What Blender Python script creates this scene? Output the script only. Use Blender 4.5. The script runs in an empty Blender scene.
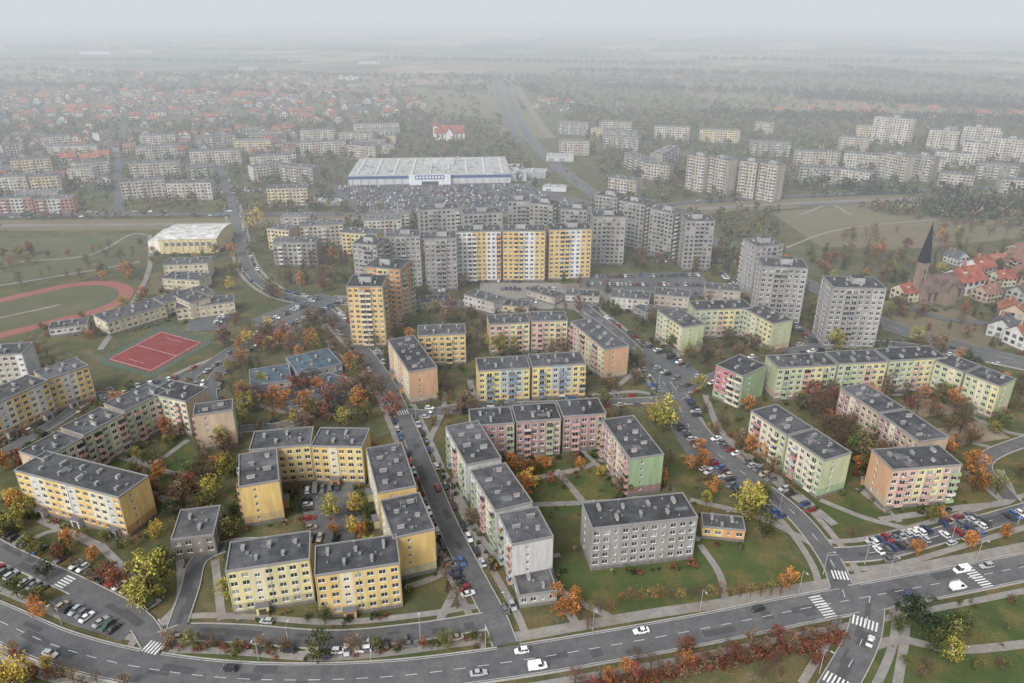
import bpy, math, random
import numpy as np
R=random.Random(11)
H=158.0; F=26/36*1024; P=math.radians(24.5)
cp,sp=math.cos(P),math.sin(P)
def W(px,py,z=0.0):
    x=(px-512)/F; y=-(py-341.5)/F
    d=(x, cp+y*sp, -sp+y*cp)
    t=(z-H)/d[2]
    return (d[0]*t, d[1]*t)
def lin(r,g,b,k=1.0,ds=.22):
    m=.3*r+.59*g+.11*b; r,g,b=[c+(m-c)*ds for c in (r,g,b)]
    f=lambda c:((c/255+0.055)/1.055)**2.4 if c>10 else c/255/12.92
    return (f(r)*k,f(g)*k,f(b)*k)
scene=bpy.context.scene
col=scene.collection
# ---------------------------------------------------------------- materials
def newmat(name):
    m=bpy.data.materials.new(name); m.use_nodes=True
    nt=m.node_tree; b=nt.nodes['Principled BSDF']
    return m,nt,b
def nd(nt,t,**k):
    n=nt.nodes.new(t)
    for a,v in k.items(): setattr(n,a,v)
    return n
def noise(nt,vec,scale,detail=3,rough=.6):
    n=nd(nt,'ShaderNodeTexNoise'); n.inputs['Scale'].default_value=scale
    n.inputs['Detail'].default_value=detail; n.inputs['Roughness'].default_value=rough
    nt.links.new(vec,n.inputs['Vector']); return n.outputs['Fac']
def ramp(nt,fac,stops):
    r=nd(nt,'ShaderNodeValToRGB'); e=r.color_ramp.elements
    while len(e)<len(stops): e.new(0.5)
    for i,(p,c) in enumerate(stops):
        e[i].position=p; e[i].color=(c[0],c[1],c[2],1) if isinstance(c,tuple) else (c,c,c,1)
    nt.links.new(fac,r.inputs['Fac']); return r.outputs['Color']
def mix(nt,a,b,fac,mode='MIX'):
    m=nd(nt,'ShaderNodeMix',data_type='RGBA',blend_type=mode)
    for s,v in ((m.inputs[0],fac),(m.inputs[6],a),(m.inputs[7],b)):
        if isinstance(v,(int,float)): s.default_value=v
        elif isinstance(v,tuple): s.default_value=(v[0],v[1],v[2],1)
        else: nt.links.new(v,s)
    return m.outputs[2]
def pos(nt): return nd(nt,'ShaderNodeNewGeometry').outputs['Position']
def m_attr(name,rough=.8,lo=.85,hi=1.1,scale=.6,objcol=False,spec=.3,streak=False,det=3,extra=False):
    m,nt,b=newmat(name)
    a=nd(nt,'ShaderNodeAttribute',attribute_name='Col').outputs['Color']
    c=a
    if objcol: c=mix(nt,c,nd(nt,'ShaderNodeObjectInfo').outputs['Color'],1.0,'MULTIPLY')
    p=pos(nt)
    if streak:
        mp=nd(nt,'ShaderNodeMapping'); mp.inputs['Scale'].default_value=(1,1,.15)
        nt.links.new(p,mp.inputs['Vector']); p=mp.outputs['Vector']
    if lo!=hi: c=mix(nt,c,ramp(nt,noise(nt,p,scale,det),[(.3,lo),(.7,hi)]),1.0,'MULTIPLY')
    if extra: c=mix(nt,c,ramp(nt,noise(nt,p,scale*7,2,.8),[(.35,.78),(.55,1.0),(.72,1.35)]),1.0,'MULTIPLY')
    nt.links.new(c,b.inputs['Base Color'])
    b.inputs['Roughness'].default_value=rough; b.inputs['Specular IOR Level'].default_value=spec
    return m
M_WALL=m_attr('painted_wall_render',.85,.76,1.06,.7,streak=True)
M_GLASS=m_attr('window_glass',.12,1,1,.3,spec=.6)
M_ROOF=m_attr('roof_bitumen',.9,.6,1.4,.22,extra=True)
M_LEAF=m_attr('leaves',.8,1,1,1.2,objcol=True,spec=.1)
M_PAINT=m_attr('car_paint',.3,1,1,1,objcol=True,spec=.5)
M_PLAIN=m_attr('plain_paint',.6,1,1,.8)
M_BARK=m_attr('bark',.9,1,1,3,spec=.1)
BM=[M_WALL,M_GLASS,M_ROOF,M_PLAIN]
def m_ground(name,stops,scales=(.02,.15,1.3),rough=.95,w=(.35,.35,.3),litter=0):
    m,nt,b=newmat(name); p=pos(nt)
    s=None
    for sc,ww in zip(scales,w):
        mm=nd(nt,'ShaderNodeMath',operation='MULTIPLY'); nt.links.new(noise(nt,p,sc,4,.65),mm.inputs[0]); mm.inputs[1].default_value=ww
        if s is None: s=mm.outputs[0]
        else:
            ad=nd(nt,'ShaderNodeMath',operation='ADD'); nt.links.new(s,ad.inputs[0]); nt.links.new(mm.outputs[0],ad.inputs[1]); s=ad.outputs[0]
    c=ramp(nt,s,stops)
    if litter:
        f1=ramp(nt,noise(nt,p,.09,3,.6),[(.48,0.0),(.62,1.0)]); f2=ramp(nt,noise(nt,p,2.3,2,.8),[(.46,0.0),(.56,1.0)])
        f=mix(nt,f1,f2,1.0,'MULTIPLY'); f=mix(nt,(0,0,0),f,litter)
        c=mix(nt,c,(.20,.125,.055),f)
    nt.links.new(c,b.inputs['Base Color']); b.inputs['Roughness'].default_value=rough; b.inputs['Specular IOR Level'].default_value=.12
    return m,nt,b,c
M_LAWN=m_ground('fresh_lawn',[(.38,(.05,.06,.026)),(.46,(.052,.074,.028)),(.54,(.066,.084,.034)),(.62,(.105,.098,.048))],litter=.6)[0]
M_FIELD=m_ground('dry_field',[(.36,(.11,.10,.065)),(.5,(.15,.13,.085)),(.62,(.10,.105,.06))],(.01,.05,.6))[0]
M_MEAD=m_ground('dull_meadow',[(.36,(.072,.08,.045)),(.5,(.088,.092,.05)),(.62,(.12,.11,.068))],(.01,.05,.6))[0]
M_ASPH=m_ground('asphalt',[(.36,(.072,.074,.078)),(.46,(.093,.094,.098)),(.55,(.115,.115,.116)),(.66,(.155,.152,.148))],(.03,.3,2))[0]
M_APCH=m_ground('asphalt_repair',[(.36,(.055,.056,.06)),(.6,(.085,.086,.088))],(.03,.3,2))[0]
M_PAVE=m_ground('paving_concrete',[(.36,(.15,.142,.135)),(.5,(.205,.197,.185)),(.64,(.27,.255,.235))],(.05,.4,3),litter=.35)[0]
M_DIRT=m_ground('bare_earth',[(.36,(.14,.11,.08)),(.5,(.2,.16,.115)),(.64,(.27,.225,.17))],(.05,.3,2))[0]
M_BALL=m_ground('track_ballast',[(.36,(.12,.105,.09)),(.6,(.2,.18,.16))],(.05,.3,2))[0]
M_TRACK=m_ground('red_running_track',[(.36,(.19,.075,.065)),(.6,(.27,.11,.095))])[0]
M_COURT=m_ground('red_sports_court',[(.36,(.15,.032,.034)),(.6,(.21,.055,.055))])[0]
M_CGRN=m_ground('green_court_surround',[(.36,(.06,.085,.06)),(.6,(.08,.105,.08))])[0]
M_WHITE=m_ground('road_paint_white',[(.3,(.3,.3,.3)),(.45,(.5,.5,.49)),(.6,(.65,.65,.63))],(.5,2,8))[0]
M_KERB=m_ground('kerb_concrete',[(.3,(.22,.21,.2)),(.6,(.34,.33,.31))],(.5,2,8))[0]
def make_ground_mat():
    m,nt,b,c=m_ground('ground_grass_and_fields',[(.36,(.068,.063,.04)),(.45,(.058,.067,.032)),(.53,(.078,.082,.04)),(.58,(.12,.103,.065)),(.64,(.15,.14,.12))],litter=.6)
    p=pos(nt)
    mp=nd(nt,'ShaderNodeMapping'); mp.inputs['Rotation'].default_value=(0,0,.5); mp.inputs['Scale'].default_value=(.0036,.0019,0)
    nt.links.new(p,mp.inputs['Vector'])
    v=nd(nt,'ShaderNodeTexVoronoi'); v.inputs['Scale'].default_value=1.0; v.inputs['Randomness'].default_value=.85
    nt.links.new(mp.outputs['Vector'],v.inputs['Vector'])
    sx=nd(nt,'ShaderNodeSeparateColor'); nt.links.new(v.outputs['Color'],sx.inputs['Color'])
    fc=ramp(nt,sx.outputs['Red'],[(0,(.05,.058,.04)),(.25,(.13,.105,.075)),(.5,(.085,.11,.055)),(.72,(.22,.17,.12)),(1,(.05,.055,.04))])
    fc=mix(nt,fc,ramp(nt,noise(nt,p,.006,5),[(.35,.5),(.65,1.3)]),1.0,'MULTIPLY')
    sp_=nd(nt,'ShaderNodeSeparateXYZ'); nt.links.new(p,sp_.inputs[0])
    mr=nd(nt,'ShaderNodeMapRange'); mr.inputs['From Min'].default_value=1000; mr.inputs['From Max'].default_value=1450
    nt.links.new(sp_.outputs['Y'],mr.inputs['Value'])
    nt.links.new(mix(nt,c,fc,mr.outputs['Result']),b.inputs['Base Color'])
    return m
M_GROUND=make_ground_mat()
# ---------------------------------------------------------------- mesh builder
class MB:
    def __init__(s): s.v=[];s.f=[];s.m=[];s.c=[]
    def poly(s,pts,mat=0,c=(1,1,1)):
        n=len(s.v); s.v.extend(pts); s.f.append(tuple(range(n,n+len(pts)))); s.m.append(mat); s.c.append(c)
    def box(s,x0,x1,y0,y1,z0,z1,mat=0,c=(1,1,1),bottom=False,topm=None,topc=None):
        a=[(x0,y0),(x1,y0),(x1,y1),(x0,y1)]
        for i in range(4):
            p,q=a[i],a[(i+1)%4]
            s.poly([(p[0],p[1],z0),(q[0],q[1],z0),(q[0],q[1],z1),(p[0],p[1],z1)],mat,c)
        s.poly([(x,y,z1) for x,y in a],mat if topm is None else topm,c if topc is None else topc)
        if bottom: s.poly([(x,y,z0) for x,y in a[::-1]],mat,c)
    def tube(s,p,q,r0,r1,n=6,mat=0,c=(1,1,1),cap=False):
        d=np.array(q)-np.array(p); L=np.linalg.norm(d)
        if L<1e-6: return
        d/=L; a=np.cross(d,[0,0,1.]) if abs(d[2])<.9 else np.cross(d,[1.,0,0]); a/=np.linalg.norm(a); b=np.cross(d,a)
        A=[];B=[]
        for i in range(n):
            t=2*math.pi*i/n; o=a*math.cos(t)+b*math.sin(t)
            A.append(tuple(np.array(p)+o*r0)); B.append(tuple(np.array(q)+o*r1))
        for i in range(n):
            j=(i+1)%n; s.poly([A[i],A[j],B[j],B[i]],mat,c)
        if cap: s.poly(B,mat,c); s.poly(A[::-1],mat,c)
    def mesh(s,name,mats):
        me=bpy.data.meshes.new(name); me.from_pydata(s.v,[],s.f)
        for m in mats: me.materials.append(m)
        me.polygons.foreach_set('material_index',s.m)
        at=me.color_attributes.new('Col','FLOAT_COLOR','CORNER')
        cnt=[len(f) for f in s.f]
        ca=np.ones((len(s.c),4),dtype=np.float32); ca[:,:3]=np.array(s.c,dtype=np.float32)
        at.data.foreach_set('color',np.repeat(ca,cnt,axis=0).ravel())
        me.update(); return me
def obj(name,me,loc=(0,0,0),rz=0,sc=1,color=None):
    o=bpy.data.objects.new(name,me); o.location=loc; o.rotation_euler=(0,0,rz)
    o.scale=(sc,sc,sc) if isinstance(sc,(int,float)) else sc
    if color: o.color=(color[0],color[1],color[2],1)
    col.objects.link(o); return o
# ---------------------------------------------------------------- occupancy
RECTS=[]; RIB=[]; POLYS=[]
def inpoly(x,y,pl):
    c=False;j=len(pl)-1
    for i in range(len(pl)):
        xi,yi=pl[i];xj,yj=pl[j]
        if (yi>y)!=(yj>y) and x<(xj-xi)*(y-yi)/(yj-yi)+xi: c=not c
        j=i
    return c
def inrect(x,y,m=0):
    for cx,cy,ca,sa,hl,hw in RECTS:
        dx,dy=x-cx,y-cy
        if abs(dx*ca+dy*sa)<hl+m and abs(-dx*sa+dy*ca)<hw+m: return True
    return False
def inroad(x,y,m=0,skip=-1):
    for k,(A,hw) in enumerate(RIB):
        if k==skip: continue
        if ((A[:,0]-x)**2+(A[:,1]-y)**2).min()<(hw+m)**2: return True
    for k,pl in enumerate(POLYS):
        if -1000-k!=skip and inpoly(x,y,pl): return True
    return False
def free(x,y,m=1.5): return not inrect(x,y,m) and not inroad(x,y,m*.6)
# ---------------------------------------------------------------- buildings
WIN=[(.03,.035,.04),(.04,.045,.05),(.06,.065,.07),(.14,.14,.14),(.26,.26,.25),(.035,.045,.045),(.08,.08,.08)]
def jit(c,a,r=R):
    k=1+r.uniform(-a,a); return (c[0]*k,c[1]*k,c[2]*k)
PLH=1.1
def facade(mb,P0,P1,ns,fh,z0,pat,pal,lod=0,end=False,attic=0.0):
    dx,dy=P1[0]-P0[0],P1[1]-P0[1]; L=math.hypot(dx,dy); dx/=L;dy/=L; nx,ny=dy,-dx
    def q(s0,s1,za,zb,d,mat,c): mb.poly([(P0[0]+dx*s0+nx*d,P0[1]+dy*s0+ny*d,za),(P0[0]+dx*s1+nx*d,P0[1]+dy*s1+ny*d,za),(P0[0]+dx*s1+nx*d,P0[1]+dy*s1+ny*d,zb),(P0[0]+dx*s0+nx*d,P0[1]+dy*s0+ny*d,zb)],mat,c)
    def pt(s,d,z): return (P0[0]+dx*s+nx*d,P0[1]+dy*s+ny*d,z)
    def bx(s0,s1,d0,d1,za,zb,mat,c):
        q(s0,s1,za,zb,d1,mat,c)
        mb.poly([pt(s0,d0,za),pt(s0,d1,za),pt(s0,d1,zb),pt(s0,d0,zb)],mat,c)
        mb.poly([pt(s1,d1,za),pt(s1,d0,za),pt(s1,d0,zb),pt(s1,d1,zb)],mat,c)
        mb.poly([pt(s0,d1,zb),pt(s1,d1,zb),pt(s1,d0,zb),pt(s0,d0,zb)],mat,c)
        mb.poly([pt(s0,d0,za),pt(s1,d0,za),pt(s1,d1,za),pt(s0,d1,za)],mat,c)
    nb=max(1,round(L/3.1)); bw=L/nb
    pl=PLH
    q(0,L,min(0,z0),z0+pl,0,0,pal.get('plinth',(.16,.15,.145)))
    white=(.58,.58,.57)
    jt=pal.get('jit',0.02)
    for i in range(nb):
        k=pat[i%len(pat)]
        s0=i*bw; s1=s0+bw
        sec=pal.get('sec',5)
        base=pal['a'] if (i//sec)%2==0 else pal.get('b',pal['a'])
        if end: base=pal.get('e',pal['a'])
        if k=='s': base=pal.get('s',base)
        if k=='b' and 'bw' in pal: base=pal['bw']
        if end and lod==0 and k=='p': base=pal.get('ep',base)
        for s in range(ns):
            za=z0+pl+s*fh; zb=za+fh; c=base
            if s==0 and 'low' in pal: c=pal['low']
            if s==ns-1 and 'top' in pal and k!='s': c=pal['top']
            if end and k=='p' and (s==0 or s>=ns-1): c=pal.get('e',pal['a'])
            if jt: c=jit(c,jt)
            if s==ns-1 and attic: q(s0,s1,zb,zb+attic,0,0,c)
            if k in 'xp':
                q(s0,s1,za,zb,0,0,c); continue
            if k=='w': a,b,lo,hi=s0+bw*.21,s1-bw*.21,za+.8,za+2.3
            elif k=='v': a,b,lo,hi=s0+bw*.36,s1-bw*.36,za+.95,za+2.2
            elif k=='s': a,b,lo,hi=s0+bw*.28,s1-bw*.28,za+.25,za+1.35
            else: a,b,lo,hi=s0+bw*.15,s1-bw*.15,za+.15,za+2.25
            g=R.choice(WIN)
            if lod==0:
                q(s0,a,za,zb,0,0,c);q(b,s1,za,zb,0,0,c);q(a,b,za,lo,0,0,c);q(a,b,hi,zb,0,0,c)
                D=-.2
                mb.poly([pt(a,0,lo),pt(a,D,lo),pt(a,D,hi),pt(a,0,hi)],3,white)
                mb.poly([pt(b,D,lo),pt(b,0,lo),pt(b,0,hi),pt(b,D,hi)],3,white)
                mb.poly([pt(a,0,lo),pt(b,0,lo),pt(b,D,lo),pt(a,D,lo)],3,white)
                mb.poly([pt(a,D,hi),pt(b,D,hi),pt(b,0,hi),pt(a,0,hi)],3,white)
                m3=(a+b)/2; g2=g if R.random()<.6 else R.choice(WIN)
                q(a,m3,lo,hi,D,1,g); q(m3,b,lo,hi,D,1,g2)
                fr=.08
                q(a,a+fr,lo,hi,D+.02,3,white);q(b-fr,b,lo,hi,D+.02,3,white)
                q(a+fr,b-fr,hi-fr,hi,D+.02,3,white);q(a+fr,b-fr,lo,lo+fr,D+.02,3,white)
                mid=(a+b)/2; q(mid-.05,mid+.05,lo+fr,hi-fr,D+.02,3,white)
            else:
                q(s0,s1,za,zb,0,0,c); q(a,b,lo,hi,.05,1,g)
            if k=='b':
                bc=pal.get('bal',c)
                if isinstance(bc,list): bc=bc[(i//2+s*pal.get('alt',0))%len(bc)]
                if lod==0:
                    bc=jit(bc,.08)
                    if R.random()<.08: bc=jit((.4,.38,.35),.3)
                    bx(s0+.12,s1-.12,.0,1.15,za-.12,za+.04,3,(.36,.36,.35))
                    bx(s0+.12,s1-.12,1.05,1.14,za+.05,za+1.05,3,bc)
                    bx(s0+.12,s0+.2,0,1.04,za+.05,za+1.05,3,bc)
                    bx(s1-.2,s1-.12,0,1.04,za+.05,za+1.05,3,bc)
                    if R.random()<.12: q(s0+.22,s1-.22,za+1.06,za+2.5,1.0,1,R.choice(WIN)); 
                    elif R.random()<.35: bx(s0+.4,s0+.4+R.uniform(.6,1.4),.3,.9,za+.05,za+R.uniform(.9,1.5),3,jit(R.choice([(.4,.4,.4),(.3,.15,.1),(.1,.15,.3),(.5,.5,.45)]),.2))
                else:
                    bx(s0+.12,s1-.12,0,1.1,za-.1,za+1.0,3,bc)
        if k=='s' and lod==0:
            bx(s0-.1,s1+.1,0,1.8,0,z0+3.0,0,pal.get('ent',pal['a']))
            q(s0+.6,s1-.6,.1,z0+2.2,1.84,1,(.08,.06,.05))
            bx(s0-.3,s1+.3,0,2.2,z0+3.0,z0+3.18,3,(.12,.12,.13))
    if lod==0 and L>14 and attic:   # rainwater downpipes
        for t in (.25,L/2+.1,L-.25):
            p=pt(t,.12,z0+.3); p2=pt(t,.12,z0+pl+ns*fh+attic-.3); mb.tube(p,p2,.07,.07,4,3,(.3,.3,.3))
RC0=(.062,.064,.069)
def roofing(mb,L,w,h,tower=False,lod=0,rc=RC0):
    e=.35; z1=h+.4; x,y=L/2+.12,w/2+.12
    O=[(-x,-y),(x,-y),(x,y),(-x,y)]; I=[(-x+e,-y+e),(x-e,-y+e),(x-e,y-e),(-x+e,y-e)]
    fl=(.2,.2,.2)
    for i in range(4):
        j=(i+1)%4
        mb.poly([(*O[i],h-.25),(*O[j],h-.25),(*O[j],z1),(*O[i],z1)],3,fl)
        mb.poly([(*O[i],z1),(*O[j],z1),(*I[j],z1),(*I[i],z1)],3,fl)
        mb.poly([(*I[j],h),(*I[i],h),(*I[i],z1),(*I[j],z1)],3,(.15,.15,.15))
    n=max(1,round(L/11))
    for i in range(n):
        a=-x+e+(2*x-2*e)*i/n; b=-x+e+(2*x-2*e)*(i+1)/n
        mb.poly([(a,-y+e,h),(b,-y+e,h),(b,y-e,h),(a,y-e,h)],2,jit(rc,.25))
    if lod==0 and not tower and R.random()<.7:
        for _ in range(R.randint(1,4)):
            a=R.uniform(-x+1.5,x-5); b=R.uniform(-y+1.2,y-3.2); a2=a+R.uniform(1.5,4.5); b2=min(y-.6,b+R.uniform(1,4))
            zz=h+.012+.004*_; mb.poly([(a,b,zz),(a2,b,zz),(a2,b2,zz),(a,b2,zz)],2,jit((.085,.085,.088),.45))
    if tower:
        a=R.uniform(-.1,.1)*L; mb.box(a-3,a+3,-2.2,2.6,h+.01,h+3.0,0,(.3,.3,.3),topm=2,topc=rc)
    nv=int(L/4.2)
    for i in range(nv):
        a=-x+2.2+(L-4.4)*(i+.5)/nv+R.uniform(-.5,.5)
        yy=(-.22 if i%2 else .2)*w+R.uniform(-.5,.5)
        s=R.uniform(.3,.5); l=R.uniform(.5,1.3); hh=R.uniform(.8,1.3); cc=jit((.27,.26,.25),.35)
        mb.box(a-s,a+s,yy-l,yy+l,h+.03,h+hh,3,cc)
        if lod==0:
            mb.box(a-s-.12,a+s+.12,yy-l-.12,yy+l+.12,h+hh,h+hh+.1,3,(.2,.2,.2),bottom=True)
            if R.random()<.35:
                ax,ay=a+R.uniform(-1.5,1.5),yy+1.6; mb.tube((ax,ay,h),(ax,ay,h+2.4),.04,.03,4,3,(.25,.25,.25)); mb.box(ax-.5,ax+.5,ay-.03,ay+.03,h+2.1,h+2.2,3,(.4,.4,.4))
            if R.random()<.3:
                a2=a+R.uniform(1,1.6); mb.box(a2-.45,a2+.45,-.4,.6,h+.04,h+.55,3,(.15,.15,.16))
            if R.random()<.4:
                a2=a+R.uniform(-1.6,1.6); y2=R.uniform(-.4,.4)*w; mb.tube((a2,y2,h),(a2,y2,h+.6),.14,.14,6,3,(.3,.3,.3),True)
NB=[0]
def block_w(cx,cy,L,an,ns,pal,w=12.5,f='wwsww',b='wbwwbw',e0='xvxx',e1='xvxx',lod=0,fh=2.76,tower=False,name='apartment_block',rc=None,attic=.8,h=None):
    NB[0]+=1
    if h is None: h=ns*fh+PLH+attic+(NB[0]%9)*.055
    z0=h-ns*fh-PLH-attic
    RECTS.append((cx,cy,math.cos(an),math.sin(an),L/2,w/2))
    mb=MB(); x,y=L/2,w/2
    C=[(-x,-y),(x,-y),(x,y),(-x,y)]
    facade(mb,C[0],C[1],ns,fh,z0,f,pal,lod,attic=attic); facade(mb,C[1],C[2],ns,fh,z0,e1,pal,lod,True,attic)
    facade(mb,C[2],C[3],ns,fh,z0,b,pal,lod,attic=attic); facade(mb,C[3],C[0],ns,fh,z0,e0,pal,lod,True,attic)
    roofing(mb,L,w,h,tower,lod,rc or jit(RC0,.25))
    obj(name,mb.mesh(name,BM),(cx,cy,0),an)
def block(x0,y0,x1,y1,ns,pal,fh=2.76,attic=.8,**k_):
    h=ns*fh+PLH+attic+((NB[0]+1)%9)*.055
    A=W(x0,y0,h);B=W(x1,y1,h)
    block_w((A[0]+B[0])/2,(A[1]+B[1])/2,math.dist(A,B),math.atan2(B[1]-A[1],B[0]-A[0]),ns,pal,fh=fh,attic=attic,h=h,**k_)
k=.74
YEL=lin(228,190,108,k);PYEL=lin(222,210,144,k);CRM=lin(222,210,176,k);ORG=lin(224,156,98,k);PNK=lin(212,160,146,k);DPK=lin(204,122,128,k)
GRN=lin(156,184,136,k);PGR=lin(190,198,152,k);GRY=lin(168,168,166,k);LGR=lin(200,200,197,k);BLU=lin(116,144,174,k);WHT=lin(225,225,222,k);MAU=lin(184,144,140,k);OCH=lin(206,152,86,k);CON=lin(158,154,150,k)
TAN=lin(200,174,144,k)
P_Y1=dict(a=PYEL,b=lin(214,204,150,k),s=CRM,low=lin(184,176,132,k),e=YEL,ep=YEL,bal=[YEL,ORG],ent=PYEL,sec=3)
P_Y1b=dict(a=YEL,b=lin(226,196,120,k),s=CRM,low=lin(200,176,110,k),e=YEL,ep=YEL,bal=[YEL,ORG],ent=ORG,sec=3)
P_Y2=dict(a=YEL,b=lin(224,198,126,k),s=CRM,low=lin(200,172,112,k),e=YEL,ep=ORG,bal=[OCH,CRM],ent=ORG,sec=4)
P_Y3=dict(a=YEL,b=CRM,s=LGR,low=lin(205,156,90,k),e=YEL,ep=CRM,bal=[WHT,OCH],ent=LGR,sec=2)
P_GP=dict(a=PGR,b=CRM,s=CRM,e=TAN,ep=PGR,low=TAN,bal=[PNK,PGR],ent=GRN,sec=3)
P_W=dict(a=LGR,b=CRM,s=TAN,e=LGR,ep=WHT,low=GRY,bal=[GRN,LGR,PNK],ent=GRN,sec=4)
P_M=dict(a=MAU,b=TAN,s=CRM,e=TAN,ep=GRN,low=lin(156,122,118,k),bal=[PNK,CRM,GRN],ent=PNK,sec=4)
P_MG=dict(a=MAU,b=CRM,s=CRM,e=GRN,ep=PNK,low=lin(160,128,122,k),bal=[PNK,CRM],ent=PNK,sec=3)
P_C=dict(a=CON,s=CON,e=CON,jit=.08,bal=[lin(150,150,150,k)],sec=2,ent=CON)
P_YB=dict(a=lin(228,206,120,k),b=lin(178,192,190,k),s=CRM,e=YEL,ep=BLU,low=YEL,bal=[BLU,YEL],ent=BLU,sec=3)
P_OG=dict(a=lin(216,176,154,k),b=PYEL,s=ORG,e=lin(218,166,124,k),ep=GRN,low=TAN,bal=[PNK,GRN],ent=ORG,sec=3)
P_PG=dict(a=DPK,b=PGR,s=CRM,e=GRN,ep=DPK,low=GRN,bal=[DPK,CRM],ent=GRN,sec=3)
P_PG2=dict(a=CRM,b=PGR,s=PNK,e=PGR,ep=PNK,low=GRN,bal=[DPK,GRN,CRM],ent=GRN,sec=4)
P_GY=dict(a=PGR,b=PYEL,s=CRM,e=PGR,ep=PYEL,low=TAN,bal=[GRN,CRM,PNK],ent=GRN,sec=4)
k2=.84
P_TG=dict(a=lin(152,148,144,k2),b=lin(170,168,164,k2),s=lin(140,138,136,k2),e=lin(160,158,156,k2),jit=.06,bal=[lin(190,188,184,k2),lin(140,138,138,k2)],sec=2)
P_TO=dict(a=YEL,b=WHT,s=WHT,e=ORG,bal=[ORG,YEL],sec=3)
P_TW=dict(a=WHT,b=YEL,s=lin(60,60,62),e=WHT,bal=[ORG,WHT],sec=3)
P_TY=dict(a=YEL,b=OCH,s=CRM,e=YEL,ep=OCH,bal=[OCH,CRM],sec=2)
P_TR=dict(a=ORG,b=PYEL,s=CRM,e=ORG,ep=GRN,bal=[GRN,CRM],sec=2)
P_FB=dict(a=lin(172,156,138,k2),b=lin(188,178,162,k2),s=LGR,e=lin(178,164,148,k2),bal=[LGR,CON],sec=3)
P_FP=dict(a=lin(176,126,116,k2),b=LGR,s=LGR,e=PNK,bal=[LGR],sec=3)
P_FW=dict(a=lin(200,196,188,k2),b=lin(182,174,162,k2),s=WHT,e=LGR,bal=[TAN],sec=4)
P_FG=dict(a=lin(142,136,130,k2),b=lin(158,150,140,k2),s=LGR,e=lin(150,142,134,k2),bal=[LGR],sec=3)
P_FY=dict(a=lin(205,186,140,k2),b=lin(190,178,154,k2),s=LGR,e=TAN,bal=[CRM],sec=5)
B='wbwwbw'; S='wwsww'; BV='bwwb'
near=[
(228,557,310,545,5,P_Y1),(315,561,398,549,5,P_Y1b),
(31,461,134,487,5,P_Y3),
(31,456,70,435,5,P_GP,B),(72,432,112,411,5,P_GP,B),(114,408,158,387,5,P_GP,B),(160,387,197,395,5,P_GP,B),
(-30,408,38,378,5,P_Y3,S),(40,376,82,362,5,P_Y3,S),(-30,352,28,348,5,P_FW),
(252,441,312,436,5,P_Y2,S),(316,437,366,438,5,P_Y2,S),
(384,446,397,490,5,P_Y1,S),(400,497,414,534,5,P_Y1,S),
(462,424,484,462,5,P_W,B),(488,467,514,507,5,P_W,B),(518,511,533,541,5,P_W,B),
(470,418,512,415,5,P_M,B),(514,414,558,411,5,P_M,B),(560,409,602,406,5,P_M,B),
(618,418,647,457,5,P_MG,BV),
(587,516,690,505,5,P_C,'wwvww'),
(477,365,528,362,5,P_YB,B),(530,361,583,358,5,P_YB,B),
(488,320,528,318,5,P_OG,B),(530,317,566,316,5,P_OG,B),(582,320,617,348,5,P_OG,BV),
(401,338,423,370,5,P_OG,S),(418,331,465,329,5,P_Y1b,B),
(668,309,694,326,5,P_GY,S),(692,306,748,304,5,P_GY,B),(754,307,783,322,5,P_GY,S),
(772,362,830,359,5,P_GY,B),(832,358,880,356,5,P_GY,B),(882,355,938,352,5,P_GY,B),(944,358,972,369,5,P_GY,S),(974,370,1008,383,5,P_GY,S),
(764,408,800,432,5,P_PG2,B),(802,433,838,457,5,P_PG2,B),
(853,386,892,411,5,P_M,S),(894,412,934,440,5,P_M,S),(882,460,950,455,5,P_OG,B),
]
for n in near: block(*n[:6],f=n[6] if len(n)>6 else S,b=B if (len(n)<7 or n[6]==S) else S)
block(259,484,258,452,5,P_Y2,e1='xppx'); block(213,413,214,402,5,P_GP,w=14,e1='xppx',f='xwx')
block(728,360,755,371,5,P_PG,w=17,f='wwbb')
tw=[(350,281,385,281,P_TY,17),(372,262,406,265,P_TR,17),
(457,229,500,228,P_TW,14),(503,228,545,228,P_TO,14),(548,227,590,226,P_TO,14),
(386,234,420,233,P_TG,14),(424,236,456,235,P_TG,14),(358,240,382,242,P_TG,15),(418,208,458,206,P_TG,14),(462,212,500,210,P_TG,14),(508,199,530,199,P_TG,15),(533,201,556,203,P_TG,15),(592,214,624,214,P_TG,16),(600,193,622,196,P_TG,15),(626,199,650,203,P_TG,15),(657,207,680,212,P_TG,15),(684,218,712,218,P_TG,16),
(562,207,588,208,P_TG,14),(750,243,776,241,P_TG,16),(760,262,805,264,P_TG,16),(828,282,880,283,P_TG,17)]
for t in tw: block(*t[:4],11,t[4],w=t[5],f='wwbbww',b='wbw',e0='wxw',e1='wbw',lod=0 if t[1]>225 else 1,tower=True,name='apartment_tower')
fb=[P_FB,P_FW,P_FG,P_FB,P_FW,P_FY]
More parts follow.
